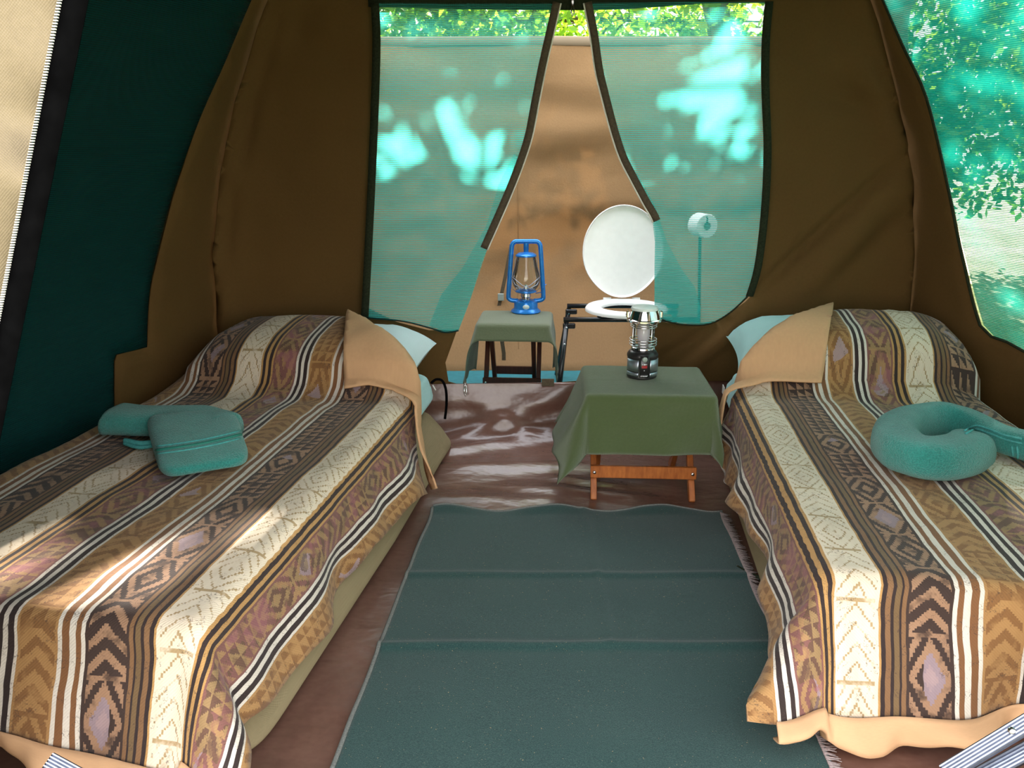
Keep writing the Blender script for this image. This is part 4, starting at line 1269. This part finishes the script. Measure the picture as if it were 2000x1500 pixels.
# ------------------------------------------------------------------ hurricane lantern
def hurricane(c, k):
    c = Vector(c)
    V3 = lambda x, y, z: c + Vector((x * k, y * k, z * k))
    r = thing('hurricane_lantern', 'blue enamelled hurricane lantern on the sage cloth of the far table', 'lantern', c)
    def L(prof, name, mat, parent=r, n=36):
        m = MB(); m.lathe([(a * k, b * k) for a, b in prof], c, n); return m.build(name, mat, parent, 40)
    tank = L([(0.0, 0.0), (0.074, 0.0), (0.0775, 0.004), (0.075, 0.010), (0.064, 0.019), (0.0615, 0.024), (0.0615, 0.046), (0.058, 0.056), (0.046, 0.063), (0.028, 0.067), (0.0, 0.067)], 'fuel_tank', BLUE_ENAMEL)
    m = MB(); m.lathe([(0.0, 0.003), (0.011, 0.002), (0.012, 0.0)], (0, 0, 0), 24)
    for p in m.v:
        q = Vector((p.x * 1.45, p.y)); z = p.z
        p.x, p.y, p.z = c.x + q.x * k, c.y - (0.0610 + z) * k, c.z + (0.036 + q.y) * k
    m.build('oval_badge', PALE_PLASTIC, tank)
    m = MB(); m.lathe([(0.013 * k, 0.060 * k), (0.013 * k, 0.072 * k), (0.0, 0.073 * k)], c + Vector((-0.008 * k, -0.040 * k, -0.002 * k)), 16); m.build('filler_cap', BLUE_ENAMEL, tank)
    path = [(-0.040, 0.058), (-0.070, 0.060), (-0.086, 0.068), (-0.090, 0.085), (-0.084, 0.18), (-0.074, 0.320), (-0.070, 0.346), (-0.058, 0.360), (-0.04, 0.362), (0, 0.362),
            (0.04, 0.362), (0.058, 0.360), (0.070, 0.346), (0.074, 0.320), (0.084, 0.18), (0.090, 0.085), (0.086, 0.068), (0.070, 0.060), (0.040, 0.058)]
    path = smooth_line(path, 4)
    m = MB(); m.tube([V3(x, 0, z) for x, z in path], 0.0118 * k, 12); m.build('frame_tube', BLUE_ENAMEL, r)
    L([(0.013, 0.305), (0.0125, 0.318), (0.0135, 0.322), (0.0135, 0.355), (0.0, 0.356)], 'chimney_stem', BLUE_ENAMEL)
    L([(0.050, 0.286), (0.054, 0.289), (0.053, 0.295), (0.040, 0.304), (0.016, 0.310), (0.0, 0.311)], 'hood', BLUE_ENAMEL)
    L([(0.036, 0.108), (0.052, 0.118), (0.066, 0.140), (0.071, 0.165), (0.068, 0.195), (0.058, 0.235), (0.050, 0.268), (0.0475, 0.286)], 'globe', GLASS)
    L([(0.0, 0.100), (0.040, 0.100), (0.055, 0.106), (0.054, 0.111), (0.044, 0.116), (0.030, 0.118), (0.0, 0.118)], 'globe_plate', BLUE_ENAMEL)
    L([(0.024, 0.067), (0.024, 0.078), (0.028, 0.082), (0.026, 0.096), (0.030, 0.100), (0.0, 0.101)], 'burner', STEEL)
    L([(0.012, 0.118), (0.013, 0.132), (0.008, 0.142), (0.0, 0.143)], 'burner_cone', CHROME)
    for s in (-1, 1):
        pts = [(-s * 0.074, 0.0, 0.175), (-s * 0.055, -0.050, 0.150), (-s * 0.02, -0.073, 0.134), (s * 0.02, -0.073, 0.150), (s * 0.05, -0.055, 0.172), (s * 0.072, -0.02, 0.186)]
        m = MB(); m.tube([V3(*p) for p in pts], 0.0021 * k, 6); m.build('guard_wire', LEAD_WIRE, r)
        m = MB(); m.tube([V3(s * x, 0.0, z) for x, z in ((0.046, 0.285), (0.056, 0.268), (0.056, 0.240), (0.074, 0.18), (0.072, 0.125), (0.050, 0.104))], 0.0020 * k, 6); m.build('guard_wire', LEAD_WIRE, r)
    m = MB(); m.tube([V3(0.05, -0.005, 0.098), V3(0.082, -0.012, 0.104), V3(0.094, -0.016, 0.140), V3(0.104, -0.014, 0.146)], 0.0022 * k, 6); m.build('lift_lever', BLUE_ENAMEL, r)
hp_ = on_z(1027, 609, 0.4165)
hurricane((hp_.x, hp_.y, 0.4165), 1.0)

# ------------------------------------------------------------------ folding camp toilet
def toilet():
    cx, yf, yb, zs = 0.57, 3.90, 4.25, 0.455
    r = thing('camp_toilet', 'folding camp toilet with white seat and raised lid behind the mesh door', 'toilet', (cx, 4.05, 0))
    x0, x1 = 0.250, 0.905
    m = MB(); m.tube([(x0, yf, zs - 0.02), (x1, yf, zs - 0.02)], 0.0125, 12); m.build('front_rail', BLACK_METAL, r)
    m = MB(); m.tube([(x0 + 0.04, yb, zs - 0.02), (x1 - 0.03, yb, zs - 0.02)], 0.0125, 12); m.build('back_rail', BLACK_METAL, r)
    for x, y, dx, dy in ((x0 + 0.015, yf, -0.05, -0.14), (x0 + 0.05, yb, -0.05, 0.16), (x1 - 0.015, yf, 0.10, -0.14), (x1 - 0.05, yb, 0.05, 0.16)):
        m = MB(); m.tube([(x, y, zs - 0.035), (x + dx, y + dy, 0.016)], 0.0130, 10); lg = m.build('leg', BLACK_METAL, r)
        m = MB(); m.box((x + (0.012 if dx < 0 else -0.012), y - 0.002, zs - 0.050), (0.06, 0.022, 0.026), None, 0.004); m.build('hinge_bracket', BLACK_METAL, lg)
        for t in (0.03, 0.22):
            m = MB(); m.lathe([(0.006, 0.0), (0.005, 0.005), (0.0, 0.006)], Vector((x + dx * t, y + dy * t - 0.012, zs - 0.045 - 0.40 * t)), 10, Matrix.Rotation(PI / 2, 3, 'X')); m.build('rivet', CHROME, lg)
    for x in (x0 + 0.18, x1 - 0.18):
        m = MB(); m.tube([(x, yf, zs - 0.02), (x, yb, zs - 0.02)], 0.009, 8); m.build('cross_rail', BLACK_METAL, r)
    # seat ring
    cy, ry, rx = 4.03, 0.215, 0.205
    prof = [(1.0, 0.0), (1.0, 0.012), (0.965, 0.022), (0.84, 0.027), (0.70, 0.022), (0.655, 0.010), (0.65, 0.0)]
    m = MB()
    def sp(a, b):
        i = b * (len(prof) - 1); j = min(int(i), len(prof) - 2); f = i - j
        s = prof[j][0] * (1 - f) + prof[j + 1][0] * f; z = prof[j][1] * (1 - f) + prof[j + 1][1] * f
        t = 2 * PI * a
        k = (s - 0.65) / 0.35
        ex, ey = (0.125 + (rx - 0.125) * k), (0.135 + (ry - 0.135) * k)
        e = 1 - 0.06 * max(0, math.sin(t))
        return Vector((cx + ex * math.cos(t) * e, cy + ey * math.sin(t), zs + z))
    m.grid(sp, 64, 12, closed_u=True); m.build('seat', WC_WHITE, r)
    # raised lid
    lh = 0.47
    m = MB()
    zc, dz = zs + 0.022 + lh * 0.52, lh * 0.50
    def outline(t):
        x = math.cos(t); z = math.sin(t)
        w = 0.208 * (1 - 0.06 * sstep(-0.35, -1.0, z))
        return x * w, z * dz
    def lp(a, b):
        t = 2 * PI * a
        x, z = outline(t)
        seq = [(0.0, 0.012), (0.90, 0.012), (0.955, 0.012), (0.965, 0.0), (0.99, -0.004), (1.0, 0.006), (0.99, 0.022), (0.9, 0.030), (0.0, 0.034)]
        i = b * (len(seq) - 1); j = min(int(round(i)), len(seq) - 1)
        s, d = seq[j]
        zz = zc + z * s
        return Vector((cx + x * s, 4.20 + d + 0.10 * (zz - zs), zz))
    m.grid(lp, 64, 8, closed_u=True, flip=True); lid = m.build('lid', WC_WHITE, r, 50)
    for sx in (-0.075, 0.075):
        m = MB(); m.tube([(cx + sx - 0.02, 4.215, zs + 0.020), (cx + sx + 0.02, 4.215, zs + 0.020)], 0.012, 10); m.build('hinge', WC_WHITE, lid)
toilet()

# toilet roll on a stake
rp = on_y(1372, 440, 4.45)
r = thing('roll_stake', 'thin dark stake with hook carrying the toilet roll', 'stake', (rp.x + 0.02, rp.y, 0))
m = MB(); m.tube([(rp.x + 0.035, rp.y + 0.02, 0.004), (rp.x - 0.005, rp.y + 0.02, rp.z - 0.066)], 0.008, 8); m.build('stake_pole', TAPE_DARK, r)
m = MB(); m.tube([(rp.x - 0.005, rp.y + 0.02, rp.z - 0.066), (rp.x - 0.01, rp.y + 0.075, rp.z - 0.03), (rp.x - 0.012, rp.y + 0.07, rp.z + 0.012), (rp.x, rp.y, rp.z + 0.014), (rp.x + 0.005, rp.y - 0.075, rp.z + 0.014), (rp.x + 0.006, rp.y - 0.078, rp.z + 0.042), (rp.x + 0.004, rp.y - 0.07, rp.z + 0.050)], 0.0045, 8); m.build('hook', TAPE_DARK, r)
Rr = Matrix.Rotation(PI / 2, 3, 'X') @ Matrix.Rotation(0.30, 3, 'Y')
m = MB(); m.lathe([(0.021, -0.05), (0.060, -0.05), (0.063, -0.046), (0.063, 0.046), (0.060, 0.05), (0.021, 0.05), (0.0205, 0.03), (0.0205, -0.03), (0.021, -0.05)], rp, 36, Rr)
root = thing('toilet_roll', 'white toilet paper roll seen through the right mesh flap', 'toilet roll', rp)
m.build('paper', PAPER, root, 40)
m = MB(); m.lathe([(0.0200, -0.051), (0.0205, -0.051), (0.0205, 0.051), (0.0200, 0.051)], rp, 24, Rr); m.build('cardboard_core', WEBBING, root)

# storage bag strap and tag at the head of the left bed; care tag on the right mattress
cb = [o for o in bpy.data.objects if o.name == 'camp_bed'][0]
m = MB(); m.tube([on_y(px, py, 3.27) for px, py in smooth_line([(842, 748), (852, 741), (864, 744), (871, 762), (872, 790), (869, 818)], 4)], 0.0055, 8); st = m.build('carry_strap', BLACK_TAPE, cb)
m = MB(); m.tube([on_y(845, 752, 3.265), on_y(851, 762, 3.265)], 0.0028, 6); m.build('strap_tip', ZIP_WHITE, st)
tp = bw(RB, 0.012, 1.74, 0.262)
m = MB(); m.box(tp, (0.004, 0.05, 0.036), Matrix.Rotation(-0.12, 3, 'Z'), 0.001)
tag(m.build('care_tag', ZIP_WHITE), 'small white care tag at the head corner of the right mattress', 'tag')

# ------------------------------------------------------------------ trees outside
SUNV = Vector((SUN_K, 1, SUN_E))
GAPS = [((-0.36, 1.27), 0.11), ((-0.52, 1.20), 0.10), ((-0.25, 1.36), 0.10), ((-0.45, 1.33), 0.08), ((-0.12, 1.25), 0.10), ((-0.02, 1.16), 0.08),
        ((0.82, 1.42), 0.14), ((0.84, 1.52), 0.12), ((0.80, 1.62), 0.10), ((0.88, 1.70), 0.09), ((0.62, 1.46), 0.06), ((0.43, 1.22), 0.07), ((0.70, 1.16), 0.07), ((0.95, 1.25), 0.07)]
def sun_gap(p):  # leaves cut away along the sun's rays to place dapples on door and bed
    t = p.y - YB
    x, z = p.x - SUN_K * t, p.z - SUN_E * t
    for (gx, gz), gr in GAPS:
        if (x - gx) ** 2 + (z - gz) ** 2 < gr * gr: return True
    return False

def tree(base, h, blobs, n, leaf, mat, label, seed, trunk_r=0.12, name='leafy_tree', prune=True):
    rnd = random.Random(seed)
    base = Vector(base)
    r = thing(name, label, 'tree', base, 'trees around the tent')
    m = MB()
    top = base + Vector((0.15 * rnd.uniform(-1, 1), 0.15 * rnd.uniform(-1, 1), h * 0.75))
    pts = [base.lerp(top, k / 6) + Vector((0.08 * nz(k * 0.8, seed), 0.08 * nz(k * 0.8, seed + 3), 0)) for k in range(7)]
    m.tube(pts, [trunk_r * (1 - 0.11 * k) for k in range(7)], 10)
    m.build('trunk', BARK, r)
    m = MB()
    for (bx, by, bz, br) in blobs:
        c = Vector((bx, by, bz)); s = pts[3 + rnd.randrange(3)]
        mid = s.lerp(c, 0.5) + Vector((0, 0, 0.15))
        m.tube([s, mid, c], [trunk_r * 0.4, trunk_r * 0.25, trunk_r * 0.1], 7)
        for q in range(4):
            e = c + Vector((rnd.uniform(-1, 1), rnd.uniform(-1, 1), rnd.uniform(-0.6, 0.8))) * br * 0.8
            m.tube([mid, c.lerp(e, 0.4), e], [trunk_r * 0.18, trunk_r * 0.1, 0.008], 5)
    m.build('branches', BARK, r)
    vs, fs = [], []
    tot = sum(b[3] ** 2 for b in blobs)
    for (bx, by, bz, br) in blobs:
        for _ in range(int(n * br * br / tot)):
            u = Vector((rnd.gauss(0, 1), rnd.gauss(0, 1), rnd.gauss(0, 1))).normalized() * br * rnd.random() ** 0.45
            p = Vector((bx, by, bz)) + Vector((u.x, u.y, u.z * 0.8))
            if nz(p.x * 1.6, p.y * 1.6, p.z * 1.6 + seed) < -0.28: continue
            if prune and sun_gap(p): continue
            if p.z < 0.05: continue
            d = Vector((rnd.gauss(0, 1), rnd.gauss(0, 1), rnd.gauss(-0.3, 0.7))).normalized()
            w = d.cross(Vector((rnd.gauss(0, 1), rnd.gauss(0, 1), rnd.gauss(0, 1)))).normalized()
            s = leaf * rnd.uniform(0.65, 1.3)
            b0 = len(vs)
            vs += [p, p + d * s * 0.45 + w * s * 0.26, p + d * s, p + d * s * 0.45 - w * s * 0.26]
            fs.append((b0, b0 + 1, b0 + 2, b0 + 3))
    m = MB(); m.add(vs, fs)
    o = m.build('crown', mat, r); o['kind'] = 'stuff'
    return r

tree((2.1, 8.6, 0), 5.2, [(1.3, 8.6, 4.2, 1.5), (2.6, 8.4, 4.0, 1.5), (1.9, 8.9, 5.2, 1.3), (0.6, 8.8, 3.4, 1.1), (3.4, 8.8, 3.2, 1.2), (1.7, 8.3, 3.1, 1.0)], 17000, 0.13, LEAF, 'broad sunlit tree right behind the toilet enclosure', 1, 0.16)
tree((-1.6, 9.2, 0), 4.2, [(-1.8, 9.2, 2.9, 1.3), (-0.6, 9.4, 2.5, 1.1), (-2.9, 9.0, 2.6, 1.2), (-1.2, 9.6, 3.7, 1.2)], 9000, 0.12, LEAF_DARK, 'dark green tree beyond the enclosure on the left', 2, 0.12)
tree((0.4, 11.5, 0), 4.5, [(0.2, 11.5, 2.6, 1.4), (1.6, 11.8, 2.6, 1.4), (-1.2, 11.6, 2.4, 1.4), (3.2, 11.6, 2.5, 1.4)], 9000, 0.14, LEAF, 'low far tree seen in the gap over the enclosure wall', 3, 0.12)
tree((4.6, 5.4, 0), 4.6, [(4.5, 5.3, 2.9, 1.2), (5.4, 5.8, 2.4, 1.1), (4.0, 6.4, 2.6, 1.0), (5.0, 5.2, 3.8, 1.2)], 8000, 0.11, LEAF_DARK, 'dark tree standing outside the right window', 4, 0.13)
tree((6.6, 7.4, 0), 3.8, [(6.4, 7.2, 1.6, 1.3), (7.2, 8.2, 2.4, 1.5), (5.6, 8.2, 1.8, 1.2), (8.0, 7.0, 1.8, 1.4)], 9000, 0.12, LEAF, 'bushy sunlit tree farther out through the right window', 5, 0.12)
tree((6.0, 4.2, 0), 4.4, [(6.2, 4.2, 2.8, 1.2), (7.2, 4.8, 2.2, 1.2), (6.8, 3.6, 3.4, 1.2)], 6000, 0.12, LEAF_DARK, 'slim tree at the near end of the right window', 6, 0.10)
tree((4.9, 9.6, 0), 3.4, [(4.6, 9.4, 1.5, 1.4), (5.8, 9.6, 1.7, 1.5), (5.2, 9.8, 2.7, 1.3), (3.7, 9.9, 1.6, 1.2), (7.0, 10.0, 1.8, 1.5)], 13000, 0.13, LEAF_DARK, 'dense dark thicket filling the view through the right window', 7, 0.10)
